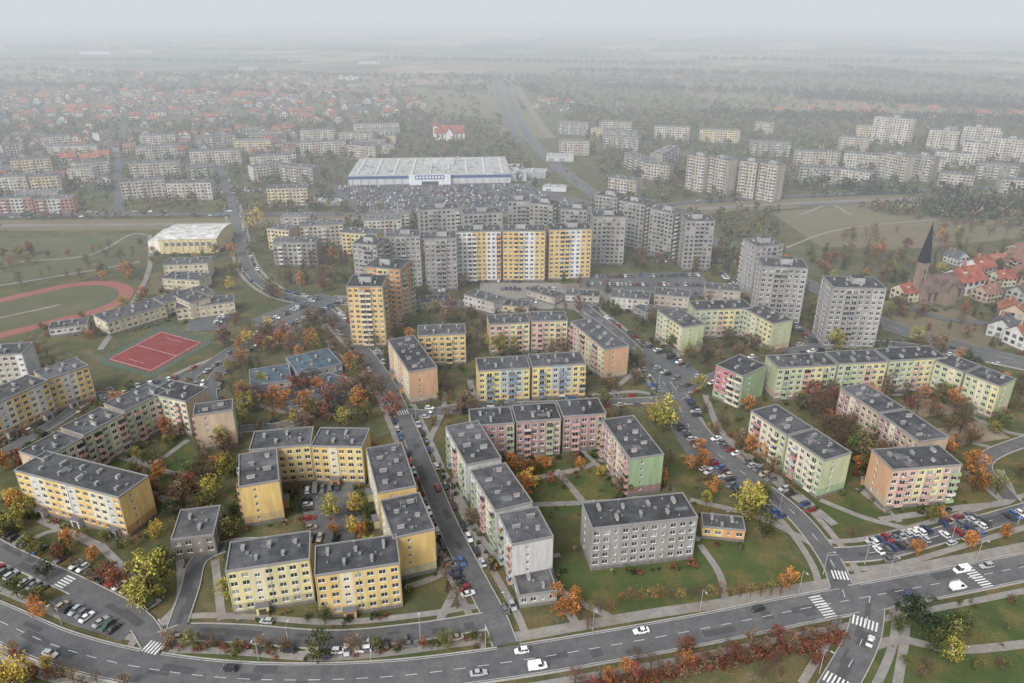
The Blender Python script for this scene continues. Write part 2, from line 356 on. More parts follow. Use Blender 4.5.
far=[(0,197,34,196,4,P_FP),(36,198,74,196,4,P_FP),(0,176,28,175,5),(30,176,60,174,5),(10,160,50,157,5),(40,137,70,135,5,P_FW),(95,133,108,131,5,P_FW),(75,163,108,160,4),
(120,181,164,178,5),(168,182,212,181,5),(130,163,180,161,5),(186,166,212,164,5),(135,147,175,144,5),(150,135,175,134,5),(190,151,240,149,5),(195,137,235,135,5),
(250,166,282,162,5),(284,164,316,167,5),(250,156,290,154,5),(300,142,345,140,5),(350,144,378,146,5),(300,130,335,129,4),(340,132,375,133,4),(0,145,20,143,5),
(275,240,318,240,5,P_FG),(300,224,343,222,5,P_FB),(345,230,380,232,5,P_Y1),(272,226,294,228,5),
(630,152,650,160,5),(645,162,672,165,5),(600,121,632,122,5),(605,135,640,137,5),(655,126,690,127,5),(700,129,740,130,5),(750,141,790,142,5),(795,150,840,152,5),(800,166,840,168,5),(842,168,872,172,5),(846,152,880,155,5),(885,152,912,157,8,P_FB),(915,154,938,157,8),(940,172,975,175,5),(978,162,1020,166,5),(965,141,990,143,8,P_FW),(993,137,1030,140,8,P_FW),(930,129,960,131,8,P_FW),(964,126,1000,128,8,P_FW),(560,121,590,123,5),(840,136,870,138,5),(876,116,916,119,11,P_FW),
(692,154,710,157,11,P_FB),(714,156,733,160,11,P_FB),(743,160,760,162,11,P_FB),(764,162,782,165,11,P_FB),(612,176,640,180,5),(560,140,590,141,5),(1000,178,1040,180,5)]
for n in far: block(*n[:5],n[5] if len(n)>5 else R.choice(fb),w=13,f='wbww',b='wwbw',lod=1,tower=n[4]>7,name='apartment_tower' if n[4]>7 else 'apartment_block',rc=(.09,.09,.094))
P_SC=dict(a=lin(208,194,158,k),b=lin(214,200,166,k),s=WHT,e=CRM,bal=[CRM],sec=6)
P_KB=dict(a=lin(110,132,160,k),b=GRY,s=LGR,e=BLU,bal=[BLU],sec=3)
low=[(100,319,158,302,2,P_SC,16,'school_building'),(158,301,208,288,2,P_SC,13,'school_building'),(176,305,234,298,2,P_SC,13,'school_building'),(186,294,200,300,3,P_SC,12,'school_building'),(166,262,210,260,3,P_SC,14,'school_building'),(168,275,205,277,2,P_SC,13,'school_building'),(50,326,88,321,1,P_FW,10,'changing_room_building'),
(176,525,217,520,2,dict(a=lin(120,112,106),b=lin(130,120,112),s=GRY,e=lin(130,124,118),bal=[GRY],sec=2),15,'substation_building'),
(250,378,290,372,1,P_KB,17,'kindergarten_building'),(282,395,322,388,1,P_KB,14,'kindergarten_building'),(292,366,335,356,1,P_KB,20,'kindergarten_building'),(318,380,346,388,1,P_KB,15,'kindergarten_building'),
(516,584,553,579,1,P_W,10,'shop_building'),(702,520,744,524,1,dict(a=YEL,b=ORG,s=YEL,e=ORG,bal=[ORG],sec=2),7,'kiosk_building'),
(612,293,650,296,2,P_FW,13,'shop_building'),(655,291,690,294,2,P_FB,12,'shop_building'),(532,288,560,296,1,P_FB,10,'shop_building'),(470,292,500,300,2,P_FW,11,'shop_building'),(566,292,600,294,1,P_FW,10,'shop_building'),(705,286,740,288,2,P_FB,11,'shop_building'),
(420,300,450,298,1,P_FB,10,'shop_building'),(500,302,530,304,1,P_FY,10,'shop_building'),(640,305,655,312,1,P_FG,10,'shop_building')]
for n in low: block(*n[:4],n[4],n[5],w=n[6],f='wwv',b='wwx',e0='xwx',e1='xwx',lod=0,fh=3.1,attic=.3,name=n[7],rc=(.07,.07,.075) if n[7]!='kindergarten_building' else (.065,.095,.125))
def house_mesh(roofc,wallc,L=11,w=9,rh=3.6):
    mb=MB(); pal=dict(a=wallc,s=wallc,e=wallc)
    x,y=L/2,w/2; C=[(-x,-y),(x,-y),(x,y),(-x,y)]
    for i in range(4): facade(mb,C[i],C[(i+1)%4],2,2.5,-.6,'www',pal,1,i%2==1)
    z=5.5; o=.5
    mb.poly([(-x-o,-y-o,z-.25),(x+o,-y-o,z-.25),(x+o,0,z+rh),(-x-o,0,z+rh)],2,roofc)
    mb.poly([(x+o,y+o,z-.25),(-x-o,y+o,z-.25),(-x-o,0,z+rh),(x+o,0,z+rh)],2,roofc)
    for sx in (-1,1): mb.poly([(sx*x,-y,z),(sx*x,y,z),(sx*x,0,z+rh-.3)],0,wallc)
    mb.box(1,1.8,.8,1.6,z+1,z+rh+.8,3,(.3,.15,.1)); mb.box(-2.4,-1,-2.2,-1,z+1,z+2.6,0,wallc,topm=2,topc=roofc)
    return mb.mesh('house',BM)
HM=[house_mesh(c,w_) for c,w_ in [((.21,.08,.055),LGR),((.15,.07,.055),CRM),((.10,.08,.07),GRY),((.25,.10,.065),TAN),((.09,.09,.10),LGR),((.18,.10,.08),TAN),((.12,.11,.10),WHT)]]
HR=[house_mesh(c,w_) for c,w_ in [((.23,.075,.05),WHT),((.20,.065,.045),CRM)]]
def store():
    h=8.2; A=W(354,167,h);B=W(508,165,h); L=math.dist(A,B); cx,cy=(A[0]+B[0])/2,(A[1]+B[1])/2; an=math.atan2(B[1]-A[1],B[0]-A[0]); w=92
    RECTS.append((cx,cy,math.cos(an),math.sin(an),L/2,w/2))
    mb=MB(); x,y=L/2,w/2
    mb.box(-x,x,-y,y,0,5.6,0,lin(180,182,186),topm=2,topc=(.3,.3,.3))
    mb.box(-x-.3,x+.3,-y-.3,y+.3,5.61,h,0,lin(50,80,140),topm=2,topc=(.3,.3,.3))
    mb.box(-x+1,x-1,-y+1,y-1,h+.01,h+.3,2,(.34,.345,.33))
    for i in range(9):
        a=-x+8+i*(L-16)/8
        mb.box(a-.8,a+.8,-y+6,y-8,h+.31,h+1.1,3,(.48,.5,.5))
    for i in range(26):
        a,b=R.uniform(-x+4,x-6),R.uniform(-y+4,y-6); mb.box(a,a+3,b,b+2,h+.31,h+2,3,(.25,.25,.26))
    mb.box(-x*.1,x*.3,y*.1,y*.7,h+.31,h+2.2,0,(.42,.42,.42),topm=2,topc=(.38,.38,.37))
    mb.box(-20,20,-y-4,-y-.32,0,h+1.5,0,lin(205,208,212),topm=2,topc=(.35,.35,.35))
    mb.box(-14,14,-y-4.2,-y-4.02,5.4,h+1,3,lin(50,80,150))
    for i in range(9): mb.box(-13+i*3,-11+i*3,-y-4.4,-y-4.22,6.3,h+.1,3,(.6,.6,.58))
    for i in range(20):
        a=-x+4+i*(L-8)/19; mb.box(a-.5,a+.5,-y-.5,-y-.31,0,5.5,3,(.3,.32,.36))
    mb.box(-8,8,-y-4.3,-y-4.02,0,3.4,1,(.05,.06,.07))
    mb.box(x+.4,x+16,-y+8,y-30,0,6.5,0,lin(180,180,182),topm=2,topc=(.3,.3,.3))
    obj('hypermarket_building',mb.mesh('hypermarket_building',BM),(cx,cy,0),an)
store()
def sports_hall():
    h=11.5;A=W(168,230,h);B=W(224,229,h);L=math.dist(A,B);cx,cy=(A[0]+B[0])/2,(A[1]+B[1])/2;an=math.atan2(B[1]-A[1],B[0]-A[0]);w=40
    RECTS.append((cx,cy,math.cos(an),math.sin(an),L/2,w/2)); x,y=L/2,w/2
    mb=MB(); wc=lin(210,190,130,.9); mb.box(-x,x,-y,y,0,h-1.2,0,wc,topm=2,topc=(.3,.3,.3))
    n=10; z=lambda t:h-1.2+2.2*(1-t*t)
    for i in range(n):
        t0,t1=-1+2*i/n,-1+2*(i+1)/n
        mb.poly([(-x-.4,t0*y*1.02,z(t0)),(x+.4,t0*y*1.02,z(t0)),(x+.4,t1*y*1.02,z(t1)),(-x-.4,t1*y*1.02,z(t1))],2,(.46,.46,.44))
        for sx in (-1,1): mb.poly([(sx*x,t0*y,h-1.2),(sx*x,t1*y,h-1.2),(sx*x,t1*y,z(t1)),(sx*x,t0*y,z(t0))],0,wc)
    for i in range(9):
        a=-x+3+i*(L-6)/8; mb.box(a-.4,a+.4,-y-.3,-y-.02,0,h-1.3,3,(.45,.4,.27)); 
        if i<8: mb.box(a+.8,a+(L-6)/8-.8,-y-.12,-y-.02,5.5,8,1,(.12,.14,.16))
    mb.box(-x-9,-x-.05,-y+4,y-3,0,8,0,lin(222,216,200),topm=2,topc=(.45,.45,.43))
    obj('sports_hall',mb.mesh('sports_hall',BM),(cx,cy,0),an)
sports_hall()
def church(px,py,an,wall,roofc,L,w,hw,rh,th,spr,spc,sc=1,t=2.8):
    x0,y0=W(px,py); mb=MB(); x,y=L/2,w/2
    mb.box(-x,x,-y,y,0,hw,0,wall)
    mb.poly([(-x-.6,-y-.8,hw-.4),(x+.6,-y-.8,hw-.4),(x+.6,0,hw+rh),(-x-.6,0,hw+rh)],2,roofc)
    mb.poly([(x+.6,y+.8,hw-.4),(-x-.6,y+.8,hw-.4),(-x-.6,0,hw+rh),(x+.6,0,hw+rh)],2,roofc)
    for s in (-1,1): mb.poly([(s*x,-y,hw),(s*x,y,hw),(s*x,0,hw+rh-.3)],0,wall)
    n=6
    for i in range(n):
        a=-x+L*(i+.5)/n; mb.box(a-.7,a+.7,-y-.1,-y-.01,2,hw-1.2,1,(.05,.05,.07)); mb.box(a+L/n/2-.3,a+L/n/2+.3,-y-1,-y-.01,0,hw-1,0,wall)
    mb.box(-4,4,-y-5,y+5,0,hw+.3,0,wall)
    mb.poly([(-4.4,-y-5.4,hw),(0,-y-5.4,hw+rh*.8),(0,y+5.4,hw+rh*.8),(-4.4,y+5.4,hw)],2,roofc)
    mb.poly([(4.4,-y-5.4,hw),(4.4,y+5.4,hw),(0,y+5.4,hw+rh*.8),(0,-y-5.4,hw+rh*.8)],2,roofc)
    mb.poly([(-4,-y-5.02,hw),(4,-y-5.02,hw),(0,-y-5.02,hw+rh*.75)],0,wall)
    cx=-x+t*.2
    mb.box(cx-t,cx+t,-t,t,0,th,0,wall)
    for s in range(4):
        mb.box(cx-.6,cx+.6,-t-.06,-t-.01,4+s*(th-6)/4,6+s*(th-6)/4,1,(.05,.05,.06))
    a=[(cx-t-.3,-t-.3),(cx+t+.3,-t-.3),(cx+t+.3,t+.3),(cx-t-.3,t+.3)]
    for i in range(4): mb.poly([(*a[i],th),(*a[(i+1)%4],th),(cx,0,th+spr)],2,spc)
    mb.box(cx-.08,cx+.08,-.08,.08,th+spr-.3,th+spr+2,3,(.2,.2,.2)); mb.box(cx-.6,cx+.6,-.08,.08,th+spr+1,th+spr+1.2,3,(.2,.2,.2))
    RECTS.append((x0,y0,math.cos(an),math.sin(an),x+6,y+6))
    obj('church',mb.mesh('church',BM),(x0,y0,0),an,sc)
church(450,139,.05,WHT,(.22,.08,.06),34,16,8,8,15,9,(.22,.08,.06),1.1)
church(932,298,.35,lin(148,124,110,.8),(.12,.085,.075),28,15,8,7,24,24,(.022,.022,.027),1.0,2.2)
for px,py,hm,an,s in [(958,292,0,.4,1.8),(975,277,0,.5,1.5),(993,268,3,.2,1.1),(1008,320,3,1.1,1.3),(1000,335,4,.8,1.2),(1018,300,2,.6,1.1),(985,300,5,.4,1.1),(1022,345,0,.3,1.3),(1000,285,1,.2,1.1),(905,300,1,.3,1.2)]:
    x,y=W(px,py); obj('house',(HR if hm<2 else HM)[hm],(x,y,0),an,s); RECTS.append((x,y,1,0,7*s,7*s))
# ---------------------------------------------------------------- ground sheets
me=bpy.data.meshes.new('ground'); me.from_pydata([(-16000,-300,0),(16000,-300,0),(16000,16000,0),(-16000,16000,0)],[],[(0,1,2,3)]); me.materials.append(M_GROUND); obj('ground',me)
ZL=[0.006]
def nz(): ZL[0]+=.0022; return ZL[0]
def area(name,pts,mat,solid=False,world=False):
    w=[p if world else W(*p) for p in pts]; z=nz()
    me=bpy.data.meshes.new(name); me.from_pydata([(x,y,z) for x,y in w],[],[tuple(range(len(w)))]); me.materials.append(mat); o=obj(name,me)
    if solid: POLYS.append(w)
    return o
def smooth(pts,step=3.0):
    P_=[np.array(p,float) for p in pts]; P_=[2*P_[0]-P_[1]]+P_+[2*P_[-1]-P_[-2]]; out=[]
    for i in range(1,len(P_)-2):
        a,b,c,d=P_[i-1:i+3]; n=max(2,int(np.linalg.norm(c-b)/step))
        n=min(n,200)
        for j in range(n):
            t=j/n; out.append(.5*((2*b)+(-a+c)*t+(2*a-5*b+4*c-d)*t*t+(-a+3*b-3*c+d)*t**3))
    out.append(P_[-2]); return np.array(out)
def normals(C):
    T_=np.gradient(C,axis=0); T_/=np.linalg.norm(T_,axis=1)[:,None]+1e-9; return T_,np.stack([-T_[:,1],T_[:,0]],1)
def ribbon(name,C,hw,mat,z=None,off=0):
    T_,N=normals(C); z=nz() if z is None else z
    A=C+N*(off+hw);B_=C+N*(off-hw); n=len(C)
    v=[(a[0],a[1],z) for a in A]+[(b[0],b[1],z) for b in B_]
    f=[(i+n,i+n+1,i+1,i) for i in range(n-1)]
    me=bpy.data.meshes.new(name); me.from_pydata(v,[],f); me.materials.append(mat); return obj(name,me)
area('lawn',[(520,468),(610,455),(660,500),(535,520)],M_LAWN)
area('lawn',[(548,568),(700,520),(760,545),(835,582),(700,603),(605,618),(570,600)],M_LAWN)
area('lawn',[(806,505),(855,495),(885,515),(840,530)],M_LAWN)
area('lawn',[(893,612),(1060,585),(1090,710),(850,710)],M_LAWN)
area('lawn',[(105,470),(130,440),(190,432),(200,470),(150,478)],M_LAWN)
area('lawn',[(880,505),(960,500),(1000,505),(960,515),(900,520)],M_LAWN)
area('lawn',[(165,650),(300,655),(500,640),(500,655),(300,668),(160,660)],M_LAWN)
area('sports_field',[(-80,240),(148,235),(140,262),(30,280),(-80,290)],M_MEAD)
area('dry_meadow',[(770,212),(860,205),(1100,200),(1100,232),(1000,240),(900,250),(820,246)],M_FIELD)
area('dry_meadow',[(880,300),(960,310),(1024,345),(1000,350),(900,330)],M_FIELD)
area('dry_meadow',[(720,240),(800,245),(900,275),(1100,290),(1100,330),(900,300),(800,270)],M_MEAD)
area('playground_sand',[(930,430),(985,420),(1010,438),(950,447)],M_DIRT)
area('playground_sand',[(900,400),(950,398),(965,412),(915,418)],M_DIRT)
area('building_site_soil',[(520,286),(600,282),(620,300),(560,310)],M_BALL)
area('field',[(760,75),(1100,80),(1100,100),(800,95)],M_MEAD)
area('field',[(390,85),(500,95),(510,120),(420,112)],M_FIELD)
area('field',[(540,84),(640,80),(740,104),(600,116)],M_MEAD)
area('field',[(650,84),(760,82),(820,104),(740,108)],M_FIELD)
area('field',[(230,80),(380,82),(400,95),(250,92)],M_FIELD)
area('field',[(420,60),(640,58),(760,72),(560,76)],M_FIELD)
area('field',[(760,56),(1000,58),(1040,66),(800,66)],M_FIELD)
def oval(c1,c2,r,n=24):
    a=math.atan2(c2[1]-c1[1],c2[0]-c1[0]); o=[]
    for i in range(n+1):
        t=a-math.pi/2+math.pi*i/n; o.append((c2[0]+r*math.cos(t),c2[1]+r*math.sin(t)))
    for i in range(n+1):
        t=a+math.pi/2+math.pi*i/n; o.append((c1[0]+r*math.cos(t),c1[1]+r*math.sin(t)))
    return o
e1=W(72,300); e2=(e1[0]-62,e1[1]-62)
area('running_track',oval(e2,e1,33),M_TRACK,True,True); area('sports_field',oval(e2,e1,25),M_MEAD,False,True)
area('court_surround',[(96,362),(160,326),(214,342),(152,378)],M_CGRN,True)
area('sports_court',[(106,360),(161,331),(204,343),(151,373)],M_COURT)
LOTS=[
('parking_lot',[(300,490),(352,484),(362,520),(352,545),(308,542)]),
('parking_lot',[(48,602),(75,592),(140,622),(122,642),(60,620)]),
('parking_lot',[(330,186),(420,184),(520,184),(596,203),(480,217),(350,210)]),
('parking_lot',[(250,320),(320,293),(345,300),(290,335)]),
('parking_lot',[(655,405),(680,395),(715,440),(770,485),(745,498),(690,460)]),
('parking_lot',[(560,275),(700,272),(720,300),(600,290)]),
('parking_lot',[(870,550),(960,527),(1035,508),(1035,518),(880,558)]),
('parking_lot',[(130,385),(190,372),(205,384),(150,398)]),
('schoolyard',[(210,290),(235,300),(225,330),(185,332),(190,308)]),
('parking_lot',[(640,340),(700,372),(690,392),(650,372)]),
('square',[(480,283),(560,283),(575,310),(480,308)]),
]
paths=[([(515,482),(575,470),(603,460)],1.3),([(556,470),(575,492),(588,508)],1.3),([(528,505),(580,503),(640,500)],1.3),([(545,555),(560,590),(610,617)],1.2),
([(500,640),(650,614),(760,598),(860,578),(960,562),(1060,540)],1.8),([(-20,640),(80,675),(150,690)],1.4),([(690,500),(760,518),(835,556)],1.3),([(820,500),(865,518),(905,528)],1.2),([(722,436),(780,480),(835,525)],1.5),([(858,488),(900,522)],1.3),
([(560,600),(575,622)],1.3),([(115,455),(160,470),(200,478)],1.2),([(108,442),(150,462),(188,440)],1.2),([(130,480),(190,520),(175,560)],1.3),([(100,545),(150,596)],1.3),([(215,560),(222,620)],1.2),([(290,540),(270,545)],1.2),([(405,588),(440,575),(445,560)],1.2),
([(865,650),(900,640),(960,650),(1060,640)],1.4),([(890,610),(905,625),(895,700)],1.2),([(705,395),(720,430),(745,450)],1.3),([(560,430),(640,500),(690,505)],1.0),([(470,380),(470,410),(390,412)],1.3),([(590,395),(640,392),(660,400)],1.3),([(0,318),(60,305)],1.0),([(140,262),(60,276),(-40,292)],1.3),([(148,235),(130,235),(90,255),(20,262)],1.2),([(150,235),(150,265),(135,300),(100,350)],1.6),
([(320,310),(330,345),(360,370)],1.2),([(430,372),(445,400),(430,440)],1.2),([(610,395),(640,350),(560,300)],1.3),([(945,400),(1000,430),(1060,440)],1.2),([(900,425),(1000,450)],1.2),([(880,520),(960,508),(1010,500),(1000,470)],1.4),([(800,215),(830,205),(850,215)],1.4),([(780,250),(850,228),(1000,215)],1.2),
([(170,395),(175,375),(250,345)],1.3),([(230,340),(300,345)],1.3),([(455,590),(440,620)],1.2),([(180,555),(180,600),(160,625)],1.2),([(40,520),(95,545)],1.3),([(640,500),(650,520),(700,540)],1.2),
([(240,400),(300,415),(370,412)],1.2),([(20,545),(60,530),(100,545)],1.0),([(700,545),(720,575),(725,602)],1.1),([(240,620),(235,570),(300,560)],1.0),([(450,480),(500,560),(560,555)],1.0),([(880,440),(960,470),(1000,500)],1.1),([(760,390),(830,400),(900,395),(960,400)],1.1)]
roads=[
([(-60,596),(0,622),(60,648),(140,668),(250,680),(380,678),(500,664),(600,648),(700,630),(800,610),(870,597),(960,580),(1080,556)],5.2,True),
([(140,668),(152,648),(178,634),(240,634),(330,640),(420,632),(495,620)],3.0,True),
([(505,645),(495,618),(478,585),(450,530),(425,470),(400,410),(378,370),(350,335),(318,305),(275,292),(248,268),(238,232),(232,205)],3.2,True),
([(845,598),(830,560),(795,515),(745,475),(695,435),(672,395),(640,355),(600,320),(560,300),(440,305),(330,300)],3.2,True),
([(828,556),(880,552),(950,533),(1080,495)],3.2,True),
([(-40,528),(10,556),(80,588),(135,618),(155,645)],3.0,False),
([(870,597),(862,640),(830,700)],4.0,True),
([(175,634),(190,590),(200,560),(235,545),(290,545)],2.5,False),
([(378,372),(300,420),(240,430)],2.6,False),([(398,412),(440,414),(455,408),(660,400),(680,392)],2.4,False),
([(240,345),(150,400),(100,395),(60,420),(0,455),(-60,480)],2.8,False),([(318,305),(250,345),(210,390),(235,440)],2.8,False),
([(682,392),(712,378),(800,350),(900,345),(1060,375)],3,False),([(1010,500),(985,460),(1060,430)],2.8,False),
([(-60,217),(100,215),(240,214),(340,214),(480,220)],5,False),
([(500,70),(508,95),(522,125),(545,155),(585,188),(620,208),(700,236),(760,262),(840,300),(900,330),(1060,372)],7,False),
([(480,220),(620,208),(800,196),(1100,184)],5,False),([(800,206),(1100,192)],3,False),
([(232,205),(222,175),(215,150),(235,120),(300,100),(420,88)],4,False),
([(120,215),(118,160),(125,125)],4,False),([(-20,190),(110,188),(240,190),(345,200)],3,False),
([(545,155),(640,148),(800,175),(1060,185)],4,False),([(560,165),(520,190),(480,218)],4,False),
([(900,300),(940,318),(1060,330)],3,False),([(0,120),(250,112),(430,105)],3,False),([(522,125),(430,120),(380,118)],3,False),
([(440,305),(430,270),(500,280),(600,278),(640,300)],3,False),([(720,300),(600,278)],3,False),([(720,302),(800,330),(812,348)],2.6,False),
]
RC=[]
for pts,hw,pv in roads:
    C=smooth([W(*p) for p in pts]); RC.append((C,hw,pv))
C15=RC[15][0]
ribbon('road_verge',C15[:int(len(C15)*.6)],36,M_FIELD,off=-2)
for o_ in (24,29): ribbon('railway_ballast',C15[:int(len(C15)*.6)],1.9,M_BALL,off=o_)
rail=smooth([W(*p) for p in [(-60,226),(240,223),(480,214),(640,212),(800,203),(1100,192)]])
ribbon('road_verge',rail,16,M_FIELD,off=0); ribbon('railway_ballast',rail,4,M_BALL)
for s in (-2.9,-1.4,1.4,2.9): ribbon('rail',rail,.1,M_KERB,off=s)
for pts,hw in paths: ribbon('footpath',smooth([W(*p) for p in pts]),hw,M_PAVE)
for C,hw,pv in RC:
    if pv:
        for s in (-1,1): ribbon('pavement',C,1.1,M_PAVE,off=s*(hw+3.2))
for n,pl in LOTS: area(n,pl,M_ASPH if n!='square' else M_PAVE,True)
for C,hw,pv in RC: ribbon('road',C,hw,M_ASPH); RIB.append((C,hw))
ribbon('road',C15[:int(len(C15)*.62)],5.5,M_ASPH,off=-17)
RIB.append((rail,12)); T_,N_=normals(C15); RIB.append((C15[:int(len(C15)*.6)]-N_[:int(len(C15)*.6)]*17,9)); RIB.append((C15[:int(len(C15)*.6)]+N_[:int(len(C15)*.6)]*26,7))
ZT=ZL[0]+.010
def patches():
    mb=MB()
    for j in range(110):
        C,hw,_=RC[R.choice([0,0,0,2,2,3,3,4,5,6,1,7,10,12])]; T_,N=normals(C); i=R.randint(1,len(C)-4); o=R.uniform(-hw*.6,hw*.6); ww=R.uniform(.4,1.5); ln_=R.randint(1,3)
        z=ZL[0]+.003+.00004*j
        if C[i][1]>450 or abs(o)+ww>hw-.3: continue
        a=C[i]+N[i]*(o-ww);b=C[i+ln_]+N[i+ln_]*(o-ww);c=C[i+ln_]+N[i+ln_]*(o+ww);d=C[i]+N[i]*(o+ww)
        mb.poly([(*a,z),(*b,z),(*c,z),(*d,z)])
    obj('road_repair_patch',mb.mesh('road_repair_patch',[M_APCH]))
patches()
def kerbs():
    mb=MB(); z1=ZT+.13
    for k,(C,hw,pv) in enumerate(RC[:14]):
        T_,N=normals(C)
        for s in (-1,1):
            E=C+N*s*(hw+.18)
            for i in range(len(E)-1):
                m=(E[i]+E[i+1])/2
                if m[1]>560 or inroad(m[0],m[1],.05,skip=k): continue
                a,b=E[i]-N[i]*.14,E[i+1]-N[i+1]*.14; c,d=E[i+1]+N[i+1]*.14,E[i]+N[i]*.14
                if s<0: a,b,c,d=d,c,b,a
                mb.poly([(*a,z1),(*b,z1),(*c,z1),(*d,z1)]); mb.poly([(*a,0),(*b,0),(*b,z1),(*a,z1)]); mb.poly([(*c,0),(*d,0),(*d,z1),(*c,z1)])
    obj('kerb',mb.mesh('kerb',[M_KERB]))
kerbs()
def markings():
    mb=MB(); z=ZT
    def strip(p,q,w):
        p=np.array(p);q=np.array(q); d=q-p; d/=np.linalg.norm(d); n=np.array([-d[1],d[0]])*w/2
        mb.poly([(*(p-n),z),(*(q-n),z),(*(q+n),z),(*(p+n),z)])
    for k,(dash,gap) in {0:(1,1),3:(1,3),6:(1,2),4:(1,3),15:(2,2)}.items():
        C,hw,_=RC[k]
        for i in range(0,len(C)-dash,dash+gap): strip(C[i],C[i+dash],.14)
    for k in (0,15):
        C,hw,_=RC[k]; T_,N=normals(C)
        for s in (-1,1):
            E=C+N*s*(hw-.45)
            for i in range(len(E)-1):
                if not inroad(E[i][0],E[i][1],.5,skip=k): strip(E[i],E[i+1],.11)
    def zebra(px,py,k,):
        C,hw,_=RC[k]; p=np.array(W(px,py)); i=int(((C-p)**2).sum(1).argmin()); T_,N=normals(C); t,n=T_[i],N[i]; c=C[i]
        m=int((hw-.4)*2/1.0)
        for j in range(m):
            o=-hw+.6+j*1.0
            strip(c+n*o-t*1.9,c+n*o+t*1.9,.48)
    for a in [(148,648,1),(818,606,0),(860,624,6),(845,575,3),(974,577,0),(835,680,6),(402,412,2),(62,582,5)]: zebra(*a)
    obj('road_marking',mb.mesh('road_marking',[M_WHITE]))
    mb2=MB(); q=[W(*p) for p in [(110,359.5),(161,332.5),(200,343),(151,371)]]
    def ln(a,b,w=.2):
        p=np.array(a);r=np.array(b); d=(r-p)/np.linalg.norm(r-p); n=np.array([-d[1],d[0]])*w/2
        mb2.poly([(*(p-n),ZT),(*(r-n),ZT),(*(r+n),ZT),(*(p+n),ZT)])
    L_=lambda a,b,t:(a[0]+(b[0]-a[0])*t,a[1]+(b[1]-a[1])*t)
    for i in range(4): ln(q[i],q[(i+1)%4])
    ln(L_(q[0],q[1],.5),L_(q[3],q[2],.5))
    for t in (.12,.88):
        ln(L_(L_(q[0],q[1],t),L_(q[3],q[2],t),.3),L_(L_(q[0],q[1],t),L_(q[3],q[2],t),.7),.15)
    obj('court_line',mb2.mesh('court_line',[M_WHITE]))
markings()
def fence(pts,h=3.5):
    mb=MB(); w=[W(*p) for p in pts]; w.append(w[0])
    for a,b in zip(w,w[1:]):
        L=math.dist(a,b); n=int(L/3)
        for i in range(n+1):
            x,y=a[0]+(b[0]-a[0])*i/n,a[1]+(b[1]-a[1])*i/n; mb.tube((x,y,0),(x,y,h),.06,.06,4,0,(.12,.25,.2))
        for z in (.3,h*.5,h): mb.tube((*a,z),(*b,z),.03,.03,4,0,(.12,.25,.2))
    obj('fence',mb.mesh('fence',[M_PLAIN]))
fence([(96,362),(160,326),(214,342),(152,378)])
